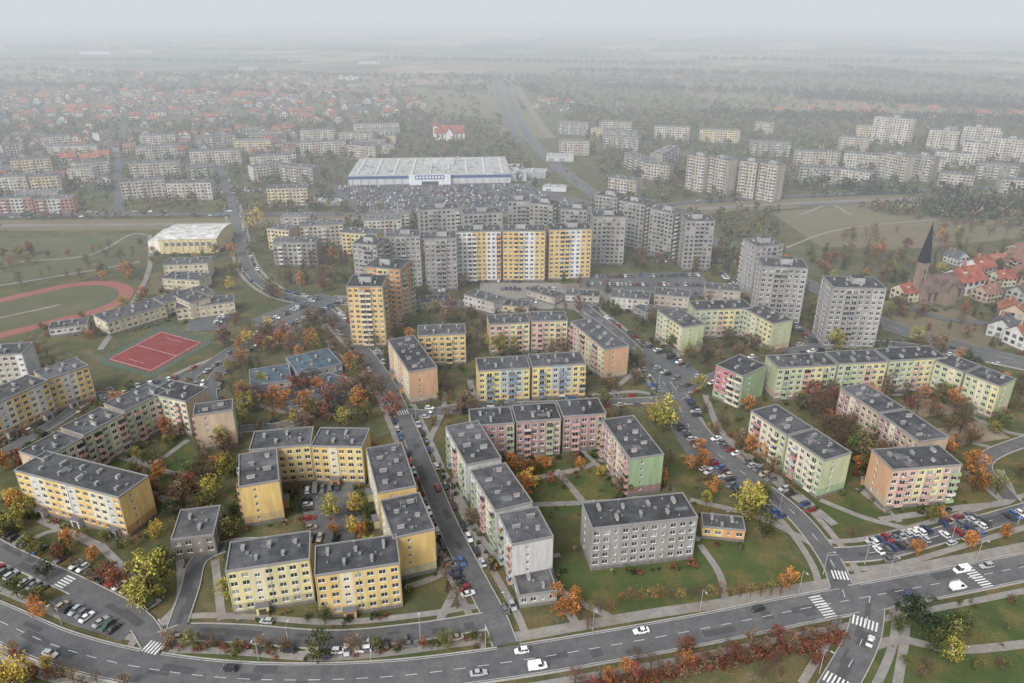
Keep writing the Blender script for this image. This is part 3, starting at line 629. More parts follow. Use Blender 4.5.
# ---------------------------------------------------------------- cars
def car_mesh(kind):
    mb=MB(); pc=(1,1,1); dk=(.02,.02,.02)
    if kind=='van':
        S_=[(-2.5,.45,1.1,.86),(-2.45,.3,1.2,.93),(1.2,.25,1.2,.95),(1.9,.28,1.12,.93),(2.4,.35,.95,.86),(2.5,.5,.75,.78)]; cb=(-2.47,1.75,.9); ct=(-2.4,.95,.84,2.15); zb=1.15; wx=1.6;r=.34
    elif kind=='sedan':
        S_=[(-2.25,.45,.85,.72),(-2.15,.28,.97,.82),(-1.3,.22,1.0,.88),(.7,.22,.97,.88),(1.4,.22,.88,.86),(2.1,.28,.74,.78),(2.25,.42,.6,.66)]; cb=(-1.65,1.0,.8); ct=(-.95,.25,.62,1.44); zb=.96; wx=1.35;r=.32
    elif kind=='estate':
        S_=[(-2.3,.45,.9,.74),(-2.22,.28,1.0,.84),(-1.3,.22,1.0,.88),(.7,.22,.98,.88),(1.4,.22,.9,.86),(2.1,.28,.75,.78),(2.25,.42,.6,.66)]; cb=(-2.2,.95,.82); ct=(-1.85,.2,.66,1.52); zb=.98; wx=1.35;r=.33
    else:
        S_=[(-1.95,.45,.9,.72),(-1.88,.28,1.0,.82),(-1.0,.22,1.0,.86),(.6,.22,.97,.86),(1.2,.22,.88,.84),(1.8,.28,.74,.76),(1.95,.42,.6,.64)]; cb=(-1.86,.95,.8); ct=(-1.5,.2,.64,1.5); zb=.97; wx=1.22;r=.31
    rings=[[(x,-w*.93,zl),(x,-w,(zl+zt)/2+.05),(x,-w*.9,zt),(x,w*.9,zt),(x,w,(zl+zt)/2+.05),(x,w*.93,zl)] for x,zl,zt,w in S_]
    for a,b in zip(rings,rings[1:]):
        for i in range(6):
            j=(i+1)%6; mb.poly([a[i],a[j],b[j],b[i]] ,0 if i!=5 else 2,pc if i!=5 else dk)
    mb.poly(rings[0],0,pc); mb.poly(rings[-1][::-1],0,pc)
    x0,x1,w0=cb; u0,u1,w1,zt=ct
    b=[(x0,-w0,zb),(x1,-w0,zb),(x1,w0,zb),(x0,w0,zb)]; t=[(u0,-w1,zt),(u1,-w1,zt),(u1,w1,zt),(u0,w1,zt)]
    g=(.025,.03,.035)
    for i in range(4):
        j=(i+1)%4
        if kind=='van' and i in (0,2):
            m1=tuple(b[i][k]*.35+b[j][k]*.65 for k in range(3)) if i==0 else tuple(b[i][k]*.65+b[j][k]*.35 for k in range(3))
            m2=tuple(t[i][k]*.35+t[j][k]*.65 for k in range(3)) if i==0 else tuple(t[i][k]*.65+t[j][k]*.35 for k in range(3))
            if i==0: mb.poly([b[i],m1,m2,t[i]],0,pc); mb.poly([m1,b[j],t[j],m2],1,g)
            else: mb.poly([b[i],m1,m2,t[i]],1,g); mb.poly([m1,b[j],t[j],m2],0,pc)
        elif kind=='van' and i==3: mb.poly([b[i],b[j],t[j],t[i]],0,pc)
        else: mb.poly([b[i],b[j],t[j],t[i]],1,g)
    zr=zt+.05
    t2=[(u0+.2,-w1+.15,zr),(u1-.2,-w1+.15,zr),(u1-.2,w1-.15,zr),(u0+.2,w1-.15,zr)]
    for i in range(4): mb.poly([t[i],t[(i+1)%4],t2[(i+1)%4],t2[i]],0,pc)
    mb.poly(t2,0,pc)
    for s in (-1,1):
        for (xb,xt) in ((x0+.05,u0+.05),((x0+x1)/2,(u0+u1)/2),(x1-.05,u1-.03)):
            yb,yt=s*(w0+.012),s*(w1+.012)
            mb.poly([(xb-.06,yb,zb),(xb+.06,yb,zb),(xt+.05,yt,zt),(xt-.05,yt,zt)],0,pc)
        for x in (-wx,wx):
            mb.tube((x,s*.62,r),(x,s*.885,r),r,r,12,2,(.02,.02,.02),True); mb.tube((x,s*.87,r),(x,s*.9,r),r*.55,r*.5,8,2,(.35,.35,.36),True)
        mb.box(x1-.25,x1-.1,min(s*w0,s*(w0+.2)),max(s*w0,s*(w0+.2)),zb,zb+.15,0,pc)
        xf=S_[-2][0]; zf=S_[-2][2]
        mb.box(xf+.02,xf+.13,min(s*.45,s*.7),max(s*.45,s*.7),zf-.2,zf-.06,2,(.7,.7,.7))
        xr=S_[0][0]; mb.box(xr-.02,xr+.05,min(s*.5,s*.7),max(s*.5,s*.7),.7,.85,2,(.3,.02,.02))
    return mb.mesh('car_'+kind,[M_PAINT,M_GLASS,M_PLAIN])
CM={k_:car_mesh(k_) for k_ in ('hatch','sedan','estate','van')}
CC=[(.62,.62,.62)]*4+[(.34,.35,.36)]*6+[(.03,.03,.035)]*5+[(.12,.125,.13)]*6+[(.03,.05,.11)]*3+[(.2,.02,.02)]*2+[(.05,.1,.22),(.3,.27,.2),(.04,.08,.06),(.08,.03,.03)]
def car(x,y,an,kind=None,c=None,name='parked_car'):
    kk=kind or R.choice(['hatch','hatch','hatch','sedan','estate','estate','van' if R.random()<.15 else 'sedan'])
    obj(name,CM[kk],(x,y,ZT-.02),an+(math.pi if R.random()<.4 else 0),R.uniform(.95,1.03),jit(c or R.choice(CC),.15))
def row(a,b,mode='perp',fill=.85,sp_=None,off=0):
    A=np.array(W(*a));B_=np.array(W(*b)); L=np.linalg.norm(B_-A); d=(B_-A)/L; n=np.array([-d[1],d[0]]); an=math.atan2(d[1],d[0])
    st=sp_ or (2.6 if mode=='perp' else 5.6); m=int(L/st)
    for i in range(m):
        if R.random()>fill: continue
        p=A+d*(i+.5)*st+n*(off+R.uniform(-.2,.2))
        if inrect(p[0],p[1],1.5): continue
        car(p[0],p[1],an+(math.pi/2 if mode=='perp' else 0)+R.uniform(-.04,.04))
def along(k,i0,i1,off,mode='par',fill=.7):
    C,hw,_=RC[k]; T_,N=normals(C); n=len(C); st=2 if mode=='par' else 1
    i=int(n*i0)
    while i<int(n*i1):
        if R.random()<fill:
            p=C[i]+N[i]*off
            an=math.atan2(T_[i][1],T_[i][0])
            if not inrect(p[0],p[1],1.5) and not inroad(p[0],p[1],-.5,skip=k): car(p[0],p[1],an+(math.pi/2 if mode!='par' else 0)+R.uniform(-.04,.04))
        i+=st
for s in (-1,1):
    along(2,.06,.55,s*4.4,'par',.8); along(3,.1,.5,s*5.9,'perp',.75); along(3,.5,.98,s*4.4,'par',.6)
    along(5,.0,.9,s*5.6,'perp',.75); along(4,.15,.9,s*4.6,'par',.4); along(12,.0,.9,s*4.2,'par',.5); along(10,.1,.9,s*4,'par',.6); along(11,.1,.9,s*4,'par',.5); along(9,.1,.95,s*3.8,'par',.55); along(8,.1,.9,s*3.8,'par',.5); along(2,.55,.95,s*4.5,'par',.5)
    along(26,.05,.95,s*4.5,'perp',.7); along(18,.0,.4,s*5,'par',.5); along(20,.0,.95,s*4.5,'perp',.5); along(14,.1,.9,s*7,'par',.3)
along(1,.25,.95,-4.6,'par',.5); along(1,.1,.5,4.4,'par',.3)
for r in [((322,656),(412,642),'perp',.6),((60,606),(122,634),'perp',.9),((304,492),(346,488)),((308,540),(350,540)),((306,500),(312,535)),((356,500),(352,535)),((258,328),(322,297)),((282,330),(342,302)),((660,408),(735,485)),((690,462),(742,494)),((875,553),(960,532),'perp',.7),((965,531),(1025,514),'perp',.7),((870,544),(990,517),'perp',.6),((135,388),(188,376)),((150,396),(200,385)),((570,278),(700,276)),((590,285),(710,286)),((610,292),(716,296)),((645,345),(695,372)),((655,368),(690,388)),((500,612),(520,606)),((448,560),(470,600)),((170,640),(210,636),'par',.8),((215,328),(232,302)),((490,300),(560,304)),((500,290),(556,290)),((720,272),(745,300)),((790,322),(815,345)),((640,262),(750,262)),((430,262),(560,268))]:
    row(*r[:2],*(r[2:] if len(r)>2 else ()))
for i in range(11):
    y=187.5+i*2.3; row((336+i*3,y),(520+i*8,y-1.5+i*.2),'perp',.75)
def drive(px,py,k,side,kind=None,c=None):
    C,hw,_=RC[k]; p=np.array(W(px,py)); i=int(((C-p)**2).sum(1).argmin()); T_,N=normals(C); q=C[i]+N[i]*side
    obj('car' if kind!='van' else 'delivery_van',CM[kind or R.choice(['hatch','sedan','estate'])],(q[0],q[1],ZT-.02),math.atan2(T_[i][1],T_[i][0])+(math.pi if side>0 else 0),1.0,jit(c or R.choice(CC),.1))
for a in [(523,657,0,2.6,'hatch',(.7,.7,.7)),(532,669,0,-3.2,'van',(.75,.75,.75)),(645,641,0,2.6,'sedan',(.7,.7,.7)),(474,676,0,-2.6,None,(.35,.36,.38)),(957,566,0,2.8,'van',(.75,.75,.75)),(965,600,0,-3,'van',(.75,.75,.75)),(995,574,0,2.6),(220,682,0,2.6),(905,592,0,-2.6),(860,640,6,2),(470,560,2,1.5),(438,490,2,-1.5),(520,120,15,3),(545,155,15,-3),(600,198,15,3),(640,212,15,-3),(720,243,15,3),(800,284,15,-3),(700,203,16,2),(850,193,16,-2),(100,215,14,2),(60,648,0,-2.8),(760,620,0,2.6,'hatch',(.03,.03,.03)),(560,172,15,3),(575,182,15,-2),(530,140,15,-2),(660,222,15,-3),(750,200,16,2)]: drive(*a)
def lamp_mesh():
    mb=MB(); g=(.3,.31,.31)
    mb.tube((0,0,0),(0,0,.8),.14,.12,8,0,g); mb.tube((0,0,.8),(0,0,8.2),.1,.06,8,0,g); mb.tube((0,0,8.2),(0,1.5,8.7),.05,.04,6,0,g)
    mb.box(-.16,.16,1.4,2.2,8.62,8.78,0,(.4,.4,.4),bottom=True); return mb.mesh('street_lamp',[M_PLAIN])
LM=lamp_mesh()
for k,st in ((0,10),(2,9),(3,10),(4,10),(15,14),(14,16),(6,9),(1,11)):
    C,hw,_=RC[k]; T_,N=normals(C)
    for i in range(3,len(C),st):
        s=1 if k in(0,3) else -1
        p=C[i]+N[i]*s*(hw+1.0); an=math.atan2(T_[i][1],T_[i][0])
        if 60<p[1]<900 and not inroad(p[0],p[1],.2): obj('street_lamp',LM,(p[0],p[1],0),an+(math.pi if s>0 else 0))
# ---------------------------------------------------------------- trees
def leafy(mb,c,n,rad,size,r,shade,mat=0):
    for _ in range(n):
        d=np.array([r.gauss(0,1),r.gauss(0,1),r.gauss(0,.8)])*rad*.55; p=c+d
        a=np.array([r.gauss(0,1) for _ in range(3)]); a/=np.linalg.norm(a); b=np.cross(a,[r.gauss(0,1) for _ in range(3)]); b/=np.linalg.norm(b)
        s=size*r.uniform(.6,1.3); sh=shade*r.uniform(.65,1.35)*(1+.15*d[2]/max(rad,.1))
        mb.poly([tuple(p-a*s-b*s*.2),tuple(p+b*s*.7-a*s*.1),tuple(p+a*s+b*s*.1),tuple(p-b*s*.7)],mat,(sh,sh*r.uniform(.85,1.08),sh*.95))
def dec_tree(seed,h=9,cr=3.2,cb=.3,nc=26,nl=32,leaf=.26,bare=False):
    r=random.Random(seed); mb=MB(); bark=(.09,.07,.055)
    top=h*.75; pts=[np.array([0,0,0.])]
    for i in range(1,5): pts.append(np.array([r.uniform(-.25,.25)*i*.4,r.uniform(-.25,.25)*i*.4,top*i/4]))
    for i in range(4): mb.tube(pts[i],pts[i+1],.2*(1-i*.2),.2*(1-(i+1)*.2)+.02,6,1,bark)
    zc=h*(cb+(1-cb)/2); rz=h*(1-cb)/2
    for i in range(nc):
        while True:
            d=np.array([r.uniform(-1,1) for _ in range(3)])
            q=np.linalg.norm(d)
            if .35<q<1: break
        c=np.array([d[0]*cr*(1-.25*max(d[2],0)),d[1]*cr*(1-.25*max(d[2],0)),zc+d[2]*rz])
        t=min(.95,max(.25,(c[2]-1)/top*.7)); k_=min(3,int(t*4)); s0=pts[k_]+(pts[k_+1]-pts[k_])*(t*4-k_)
        mb.tube(s0,c,.07,.02,4,1,bark)
        if bare:
            for _ in range(9):
                e=c+np.array([r.gauss(0,.7),r.gauss(0,.7),abs(r.gauss(0,.7))]); mb.tube(c,e,.03,.012,3,1,bark)
            leafy(mb,c,int(nl*.5),1.1,leaf*.6,r,r.uniform(.6,1.1))
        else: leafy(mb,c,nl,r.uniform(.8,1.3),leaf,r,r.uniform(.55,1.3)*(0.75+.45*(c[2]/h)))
    return mb.mesh('tree_crown',[M_LEAF,M_BARK])
def conifer(seed,h=10,cr=2.2):
    r=random.Random(seed); mb=MB(); mb.tube((0,0,0),(0,0,h*.95),.18,.03,6,1,(.08,.06,.05))
    for i in range(13):
        z=h*(.12+.84*i/13); rr=cr*(1-i/13.5); n=max(4,int(10*(1-i/16)))
        for j in range(n):
            t=2*math.pi*(j+r.random()*.6)/n; c=np.array([math.cos(t)*rr*.6,math.sin(t)*rr*.6,z-rr*.15])
            leafy(mb,c,9,rr*.4+.25,.2,r,r.uniform(.7,1.2)); mb.tube((0,0,z),tuple(c),.03,.01,3,1,(.08,.06,.05))
    return mb.mesh('conifer_crown',[M_LEAF,M_BARK])
def shrub(seed):
    r=random.Random(seed); mb=MB()
    for i in range(9):
        c=np.array([r.uniform(-.7,.7),r.uniform(-.7,.7),r.uniform(.4,1.2)]); mb.tube((0,0,0),tuple(c),.03,.01,3,1,(.08,.06,.05)); leafy(mb,c,22,.6,.14,r,r.uniform(.6,1.2))
    return mb.mesh('shrub_foliage',[M_LEAF,M_BARK])
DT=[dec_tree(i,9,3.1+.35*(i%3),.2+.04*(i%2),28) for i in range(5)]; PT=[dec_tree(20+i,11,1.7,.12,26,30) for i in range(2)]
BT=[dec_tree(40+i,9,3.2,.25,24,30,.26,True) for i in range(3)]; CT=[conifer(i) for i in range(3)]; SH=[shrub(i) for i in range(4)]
G1=(.07,.088,.036);G2=(.11,.115,.042);YL=(.40,.30,.065);YG=(.24,.225,.055);OR=(.33,.15,.05);RB=(.17,.072,.048);BR=(.15,.108,.07);DG=(.033,.05,.028)
def tree(px,py,c,h=8,kind='d',world=False,chk=False):
    x,y=(px,py) if world else W(px,py)
    if chk and not free(x,y): return
    h*=1.18 if not world else 1.1
    L_,b,nm={'d':(DT,9,'autumn_tree'),'p':(PT,11,'poplar_tree'),'b':(BT,9,'bare_tree'),'c':(CT,10,'conifer_tree'),'s':(SH,1.5,'shrub')}[kind]
    s=h/b*R.uniform(.9,1.1); obj(nm,R.choice(L_),(x,y,0),R.uniform(0,6.28),(s*R.uniform(.9,1.15),s*R.uniform(.9,1.15),s),jit(c,.25))
for t in [(152,600,YG,13),(746,520,YG,12),(748,507,YL,9),(662,432,YG,13),(655,425,YG,9),(15,695,YL,12),(322,660,G1,8),(500,358,YG,11),(515,352,YG,9),(490,352,YG,8),(245,402,OR,8),(285,410,OR,10),(300,400,RB,11),(308,415,OR,9),(272,405,OR,8),(330,405,RB,9),(350,405,BR,10),(365,395,BR,9),(510,475,OR,8),(524,500,OR,9),(530,488,YL,7),(571,617,OR,7),(573,605,OR,6),(787,588,OR,6),(360,540,OR,6),(352,535,YL,6),(222,470,OR,6),(225,455,BR,8),(175,512,YL,5),(155,505,RB,9),(150,495,BR,9),(175,520,DG,7),(232,540,G2,7),(222,450,YG,9),(226,480,YG,8),(205,510,G2,7),(215,500,YG,8),(916,344,YG,9),(885,395,BR,9),(258,225,YL,12),(260,215,YG,10),(250,232,YL,9),(325,625,G1,6),(752,455,OR,7),(765,460,OR,6),(738,450,BR,8),(703,468,OR,6),(20,515,OR,7),(14,505,YL,6),(72,548,OR,6),(60,560,RB,6),(120,590,RB,7),(110,582,RB,7),(47,580,DG,6),(18,598,G1,6),(38,604,G1,5),(248,345,YL,7),(268,330,YL,6),(280,345,OR,7),(240,350,OR,6),(128,278,OR,9),(330,520,YG,8),(920,630,DG,9),(905,622,DG,8),(935,640,DG,9),(946,650,G2,9),(958,636,G1,7),(898,632,G1,6),(930,655,G1,8),(950,665,YG,7),
(255,412,BR,8),(262,388,YG,7),(318,395,OR,8),(325,418,BR,7),(295,425,YL,7),(270,352,YL,7),(230,372,YG,7),(242,365,OR,7),(220,385,BR,6),(345,395,RB,8),(580,470,OR,5),(600,478,YL,5),(700,455,OR,6),(770,475,BR,7),(800,408,OR,6),(560,618,OR,5),(145,610,YG,9),(165,590,G2,8),(95,560,OR,5),(30,555,G2,6),(485,400,OR,6),(600,450,OR,5),(540,470,OR,6),(370,560,OR,5),(355,515,YL,7),(335,535,OR,5)]:
    tree(*t[:4])
for px,py in [(36,612),(40,618),(972,548),(968,545),(555,600),(690,470),(640,520),(548,470),(700,470),(940,520),(1005,540),(915,556)]: tree(px,py,OR,5)
for i in range(64):
    t=i/63; px=575+t*265; py=690-t*58+math.sin(i*2.1)*5+((i%3)-1)*5
    if i%2==0: tree(px,py,R.choice([RB,BR,BR,(.18,.06,.05),OR]),R.uniform(3,5.5),R.choice('db'),chk=True)
    tree(px+3,py+6,R.choice([RB,(.18,.07,.045),BR]),R.uniform(1.5,2.4),'s',chk=True)
for i in range(26):
    t=i/25; tree(560+t*250,606-t*12 if t>.2 else 612,R.choice([BR,OR,YL]),R.uniform(3,5),'b',chk=True)
for i in range(14): tree(170+i*23,650+R.uniform(-3,3),R.choice([BR,BR,G2,RB]),R.uniform(3.5,6),R.choice('bdd'),chk=True)
for i in range(90): tree(R.uniform(165,500),R.uniform(636,662),R.choice([G2,BR,RB,G1]),R.uniform(1,2),'s',chk=True)
def scatter(n,poly,cols,h,kinds,m=1.6):
    w=[W(*p) for p in poly]; xs=[p[0] for p in w];ys=[p[1] for p in w]; k_=0;tr=0
    while k_<n and tr<n*12:
        tr+=1; x,y=R.uniform(min(xs),max(xs)),R.uniform(min(ys),max(ys))
        if not inpoly(x,y,w) or not free(x,y,m): continue
        kd=R.choice(kinds); tree(x,y,R.choice(cols) if kd!='c' else DG,R.uniform(*h)*(1 if kd!='s' else .25),kd,True); k_+=1
AUT=[G1,G2,G2,BR,BR,RB,OR,YL,YG,BR]
DULL=[G1,G2,BR,BR,G2,RB,YG,BR,(.13,.10,.06),OR,BR,G1]
scatter(66,[(215,345),(390,300),(400,420),(230,430)],[BR,OR,RB,G2,BR,RB,YG],(6,11),'dbbd')
scatter(180,[(0,400),(400,330),(500,450),(520,640),(0,600)],DULL,(4,8.5),'dbbdscs')
scatter(220,[(450,320),(720,320),(1023,520),(840,560),(460,480)],DULL,(4,9),'dbbdsss')
scatter(70,[(820,400),(1023,380),(1023,500),(880,500)],DULL,(5,10),'bbdd')
scatter(40,[(790,395),(850,390),(900,470),(860,480)],[BR,G1,RB,BR],(6,11),'bbd')
scatter(60,[(540,470),(640,440),(660,510),(540,520)],DULL,(2,4),'ss')
scatter(35,[(0,440),(200,400),(250,520),(120,560)],AUT,(4,8),'dbd')
scatter(30,[(0,560),(60,600),(150,640),(150,600),(60,560),(0,530)],AUT,(3,6),'dbds')
scatter(380,[(230,260),(1023,250),(1023,400),(300,340)],DULL,(5,10),'dbbdpcd')
scatter(60,[(830,235),(1023,225),(1023,300),(900,290)],DULL,(6,10),'dbbd')
scatter(80,[(0,255),(240,240),(240,340),(0,400)],DULL+[YL,OR],(4,9),'dbd')
scatter(16,[(560,620),(860,620),(860,680),(520,690)],[BR,RB],(4,6),'bd')
scatter(18,[(0,640),(150,690),(20,700)],[BR,RB,YL],(3,5),'bd')
scatter(30,[(880,610),(1023,600),(1023,680),(860,680)],[BR,G2,YG],(1.5,3.5),'sdb')
def mass(name,pts,c,K=26,size=1.3,hh=(6,11)):
    rg=np.random.default_rng(len(pts)); N=len(pts)
    if N==0: return
    Pn=np.array(pts); hs=rg.uniform(*hh,N); cr=hs*.38*size/1.3
    d=rg.normal(size=(N,K,3)); d/=np.linalg.norm(d,axis=2)[:,:,None]; d*=rg.uniform(.5,1,(N,K,1))
    ctr=np.zeros((N,K,3)); ctr[:,:,0]=Pn[:,None,0]+d[:,:,0]*cr[:,None]; ctr[:,:,1]=Pn[:,None,1]+d[:,:,1]*cr[:,None]; ctr[:,:,2]=hs[:,None]*(.55+.42*d[:,:,2])
    ctr=ctr.reshape(-1,3); M=len(ctr)
    a=rg.normal(size=(M,3)); a/=np.linalg.norm(a,axis=1)[:,None]; b=np.cross(a,rg.normal(size=(M,3))); b/=np.linalg.norm(b,axis=1)[:,None]
    s=(np.repeat(cr,K)*rg.uniform(.2,.42,M))[:,None]
    V=np.stack([ctr-a*s,ctr+b*s*.8,ctr+a*s,ctr-b*s*.8],1).reshape(-1,3)
    me=bpy.data.meshes.new(name); me.vertices.add(len(V)); me.vertices.foreach_set('co',V.ravel().astype(np.float32))
    me.loops.add(M*4); me.loops.foreach_set('vertex_index',np.arange(M*4,dtype=np.int32)); me.polygons.add(M); me.polygons.foreach_set('loop_start',np.arange(0,M*4,4,dtype=np.int32))
    me.update(calc_edges=True)
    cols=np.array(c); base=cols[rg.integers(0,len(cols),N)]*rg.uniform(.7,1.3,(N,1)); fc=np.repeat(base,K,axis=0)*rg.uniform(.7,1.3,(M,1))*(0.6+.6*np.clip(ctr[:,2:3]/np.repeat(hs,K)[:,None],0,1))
    rgba=np.ones((M,4)); rgba[:,:3]=fc
    at=me.color_attributes.new('Col','FLOAT_COLOR','CORNER'); at.data.foreach_set('color',np.repeat(rgba,4,axis=0).astype(np.float32).ravel())
    me.materials.append(M_LEAF); o=obj(name,me); o.color=(1,1,1,1)
pts=[]
for cx,cy,ca,sa,hl,hw in RECTS:
    if cy>520 or hl<6: continue
    for _ in range(int(hl*1.7)):
        s=R.choice((-1,1)); u=R.uniform(-hl,hl); v=s*(hw+R.uniform(2,4.5))
        if R.random()<.2: u=s*(hl+R.uniform(1.5,3)); v=R.uniform(-hw,hw)
        x,y=cx+u*ca-v*sa,cy+u*sa+v*ca
        if free(x,y,.9): pts.append((x,y))
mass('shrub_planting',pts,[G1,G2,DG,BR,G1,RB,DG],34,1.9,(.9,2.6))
def rnd_in(poly,n,m=1.5,chk=True):
    w=[W(*p) for p in poly]; xs=[p[0] for p in w];ys=[p[1] for p in w]; out=[];tr=0
    while len(out)<n and tr<n*6:
        tr+=1; x,y=R.uniform(min(xs),max(xs)),R.uniform(min(ys),max(ys))
        if inpoly(x,y,w) and (not chk or free(x,y,m)): out.append((x,y))
    return out
def line(a,b,n,sp_=6): 
    A=W(*a);B_=W(*b); return [(A[0]+(B_[0]-A[0])*t+R.gauss(0,sp_),A[1]+(B_[1]-A[1])*t+R.gauss(0,sp_)) for t in [R.random() for _ in range(n)]]
def infill(poly,n,ns=(3,5),LL=(22,60),pals=fb,a0=.1):
    w=[W(*p) for p in poly]; xs=[p[0] for p in w];ys=[p[1] for p in w]; k_=0;tr=0
    while k_<n and tr<n*40:
        tr+=1; x,y=R.uniform(min(xs),max(xs)),R.uniform(min(ys),max(ys))
        L=R.uniform(*LL); an=a0+R.choice([0,0,math.pi/2])+R.uniform(-.06,.06); ca,sa=math.cos(an),math.sin(an)
        if not inpoly(x,y,w) or not all(free(x+ca*t*L/2-sa*v,y+sa*t*L/2+ca*v,9) for t in (-1,-.5,0,.5,1) for v in (-6,6)): continue
        block_w(x,y,L,an,R.randint(*ns),R.choice(pals),w=R.uniform(11,15),f='wbww',b='wwbw',lod=1,rc=jit((.12,.12,.125),.35)); k_+=1
infill([(-40,150),(420,132),(330,205),(-40,212)],18,(3,4))
infill([(600,132),(1060,140),(1060,185),(640,198)],12,(4,5),a0=-.5)
infill([(240,200),(420,200),(380,262),(250,262)],6,(4,5),(20,40))
def houses(poly,n,s0=.9):
    for x,y in rnd_in(poly,n,7):
        a=R.choice([0,math.pi/2])+.3+R.uniform(-.1,.1)
        s=R.uniform(s0,1.4); obj('house',R.choice(HM if R.random()<.88 else HR),(x,y,0),a,(s*R.uniform(.9,1.4),s,s*R.uniform(.8,1.05))); RECTS.append((x,y,1,0,6*s,6*s))
houses([(-20,92),(200,88),(420,95),(425,112),(300,130),(120,130),(-20,140)],340)
houses([(60,72),(300,74),(420,86),(200,88)],70)
houses([(760,110),(1040,110),(1040,120),(930,118),(760,114)],22)
houses([(480,98),(640,104),(700,112),(540,112)],10)
houses([(0,140),(300,130),(290,160),(0,165)],90)
houses([(-20,165),(115,160),(115,185),(-20,188)],26)
houses([(930,262),(1060,255),(1060,300),(960,290)],14)
DM=[G1,G2,BR,(.10,.09,.05),(.065,.075,.04),(.12,.07,.045),(.13,.10,.065),(.06,.065,.04)]
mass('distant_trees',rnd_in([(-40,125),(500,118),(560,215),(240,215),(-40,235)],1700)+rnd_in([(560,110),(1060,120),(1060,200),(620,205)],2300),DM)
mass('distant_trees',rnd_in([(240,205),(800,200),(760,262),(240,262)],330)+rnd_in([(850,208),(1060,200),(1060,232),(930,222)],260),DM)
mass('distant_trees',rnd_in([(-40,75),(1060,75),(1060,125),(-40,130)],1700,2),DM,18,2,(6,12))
pts=[]
for a,b,n in [((-40,60),(300,64),260),((200,75),(520,80),200),((560,72),(900,78),300),((600,88),(1060,104),320),((-20,85),(400,100),260),((380,60),(700,66),300),((300,48),(1060,56),400),((-40,48),(400,52),300),((480,40),(1060,44),300),((-40,38),(500,40),300),((930,215),(1060,210),200),((520,85),(600,118),90),((700,60),(1060,66),300),((640,178),(1060,205),140),((830,68),(1060,90),250),((-40,68),(200,80),150),((200,30),(1000,32),300),((-40,26),(600,28),200),((800,98),(1060,112),320),((700,116),(1060,124),260)]:
    pts+=line(a,b,n,14 if a[1]<90 else 6)
mass('distant_trees',pts,[(.055,.06,.038),(.07,.065,.042),(.05,.055,.038)],14,1.5,(9,16))
def wh(px,py,L,w,h,c):
    mb=MB(); mb.box(-L/2,L/2,-w/2,w/2,0,h,0,c,topm=2,topc=(.3,.3,.3))
    for i in range(int(L/12)): mb.box(-L/2+i*12+3,-L/2+i*12+8,-w/2-.1,-w/2-.01,0,h*.6,3,(.2,.22,.25))
    for i in range(int(L/15)): mb.box(-L/2+i*15+4,-L/2+i*15+6,-w/3,w/3,h+.01,h+1,3,(.4,.4,.4))
    x,y=W(px,py); obj('warehouse',mb.mesh('warehouse',BM),(x,y,0),R.uniform(-.2,.2))
for a in [(100,54,120,50,8),(145,53,90,40,8),(370,64,60,30,7),(350,80,50,25,7),(400,78,40,22,6),(530,176,34,20,6),(560,160,30,18,6),(330,204,24,12,4),(555,190,22,12,4),(250,70,50,25,7)]: wh(*a,R.choice([GRY,LGR,lin(190,195,205)]))
mb=MB(); 
for s in ((-1.5,-1),(1.5,-1),(0,1.5)): mb.tube((s[0],s[1],0),(s[0]*.2,s[1]*.2,42),.15,.08,5,0,(.35,.3,.3))
for i in range(12):
    f=1-i/14; z=i*3.5; mb.tube((-1.5*f,-1*f,z),(1.5*f,-1*f,z+1.5),.07,.07,4,0,(.4,.3,.3)); mb.tube((1.5*f,-1*f,z),(0,1.5*f,z+1.5),.07,.07,4,0,(.4,.3,.3))
x,y=W(372,150); obj('lattice_mast',mb.mesh('lattice_mast',[M_PLAIN]),(x,y,0))
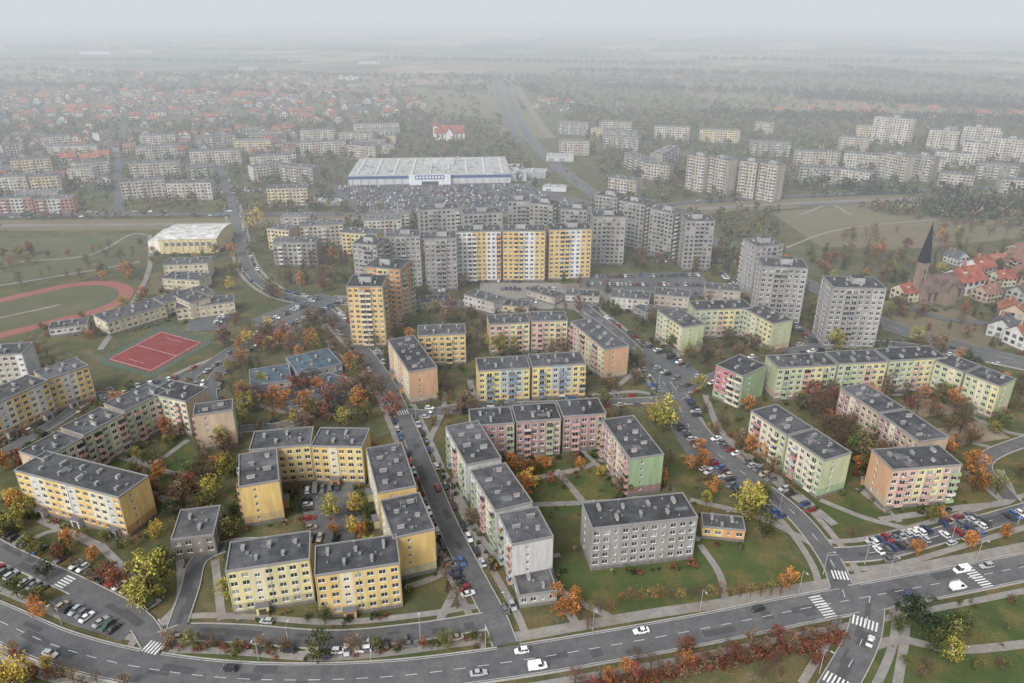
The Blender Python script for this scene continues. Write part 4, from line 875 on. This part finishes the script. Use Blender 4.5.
# ---------------------------------------------------------------- haze bank, light, camera
mb=MB(); mb.box(-14000,14000,230,15000,-3,300,bottom=True)
hz=mb.mesh('haze',[]); m=bpy.data.materials.new('autumn_haze'); m.use_nodes=True; nt=m.node_tree; nt.nodes.clear()
out=nt.nodes.new('ShaderNodeOutputMaterial'); ab=nt.nodes.new('ShaderNodeVolumeAbsorption'); em=nt.nodes.new('ShaderNodeEmission'); ad=nt.nodes.new('ShaderNodeAddShader')
SG=.00048; ab.inputs['Color'].default_value=(0,0,0,1); ab.inputs['Density'].default_value=SG
em.inputs['Color'].default_value=(.665,.705,.74,1); em.inputs['Strength'].default_value=SG  # haze brightness is emitted by the volume itself, standing in for scattered light
nt.links.new(ab.outputs[0],ad.inputs[0]);nt.links.new(em.outputs[0],ad.inputs[1]);nt.links.new(ad.outputs[0],out.inputs['Volume'])
hz.materials.append(m); obj('haze',hz)
wd=bpy.data.worlds.new('World'); scene.world=wd; wd.use_nodes=True; nt=wd.node_tree
bg=nt.nodes['Background']; sky=nt.nodes.new('ShaderNodeTexSky'); sky.sky_type='NISHITA'; sky.sun_disc=False
EL=math.radians(42); AZ=math.radians(212); sky.sun_elevation=EL; sky.sun_rotation=AZ; sky.dust_density=4
hs=nt.nodes.new('ShaderNodeHueSaturation'); hs.inputs['Saturation'].default_value=.22; hs.inputs['Value'].default_value=1.7; nt.links.new(sky.outputs[0],hs.inputs['Color']); nt.links.new(hs.outputs[0],bg.inputs['Color']); bg.inputs['Strength'].default_value=.15
sl=bpy.data.lights.new('sun','SUN'); sl.energy=1.5; sl.angle=math.radians(30); sl.color=(1,.97,.92)
so=bpy.data.objects.new('sun',sl); col.objects.link(so)
from mathutils import Vector
d=Vector((math.sin(AZ)*math.cos(EL),math.cos(AZ)*math.cos(EL),math.sin(EL))); so.rotation_euler=d.to_track_quat('Z','Y').to_euler(); so.location=(0,0,300)
cam=bpy.data.cameras.new('camera'); cam.lens=26; cam.sensor_width=36; cam.clip_end=40000; cam.clip_start=1
co=bpy.data.objects.new('camera',cam); co.location=(0,0,H); co.rotation_euler=(math.pi/2-P,0,0); col.objects.link(co); scene.camera=co
scene.view_settings.view_transform='Standard'; scene.view_settings.look='None'; scene.view_settings.exposure=0
print('objects',len(bpy.data.objects),'ZT',ZT)
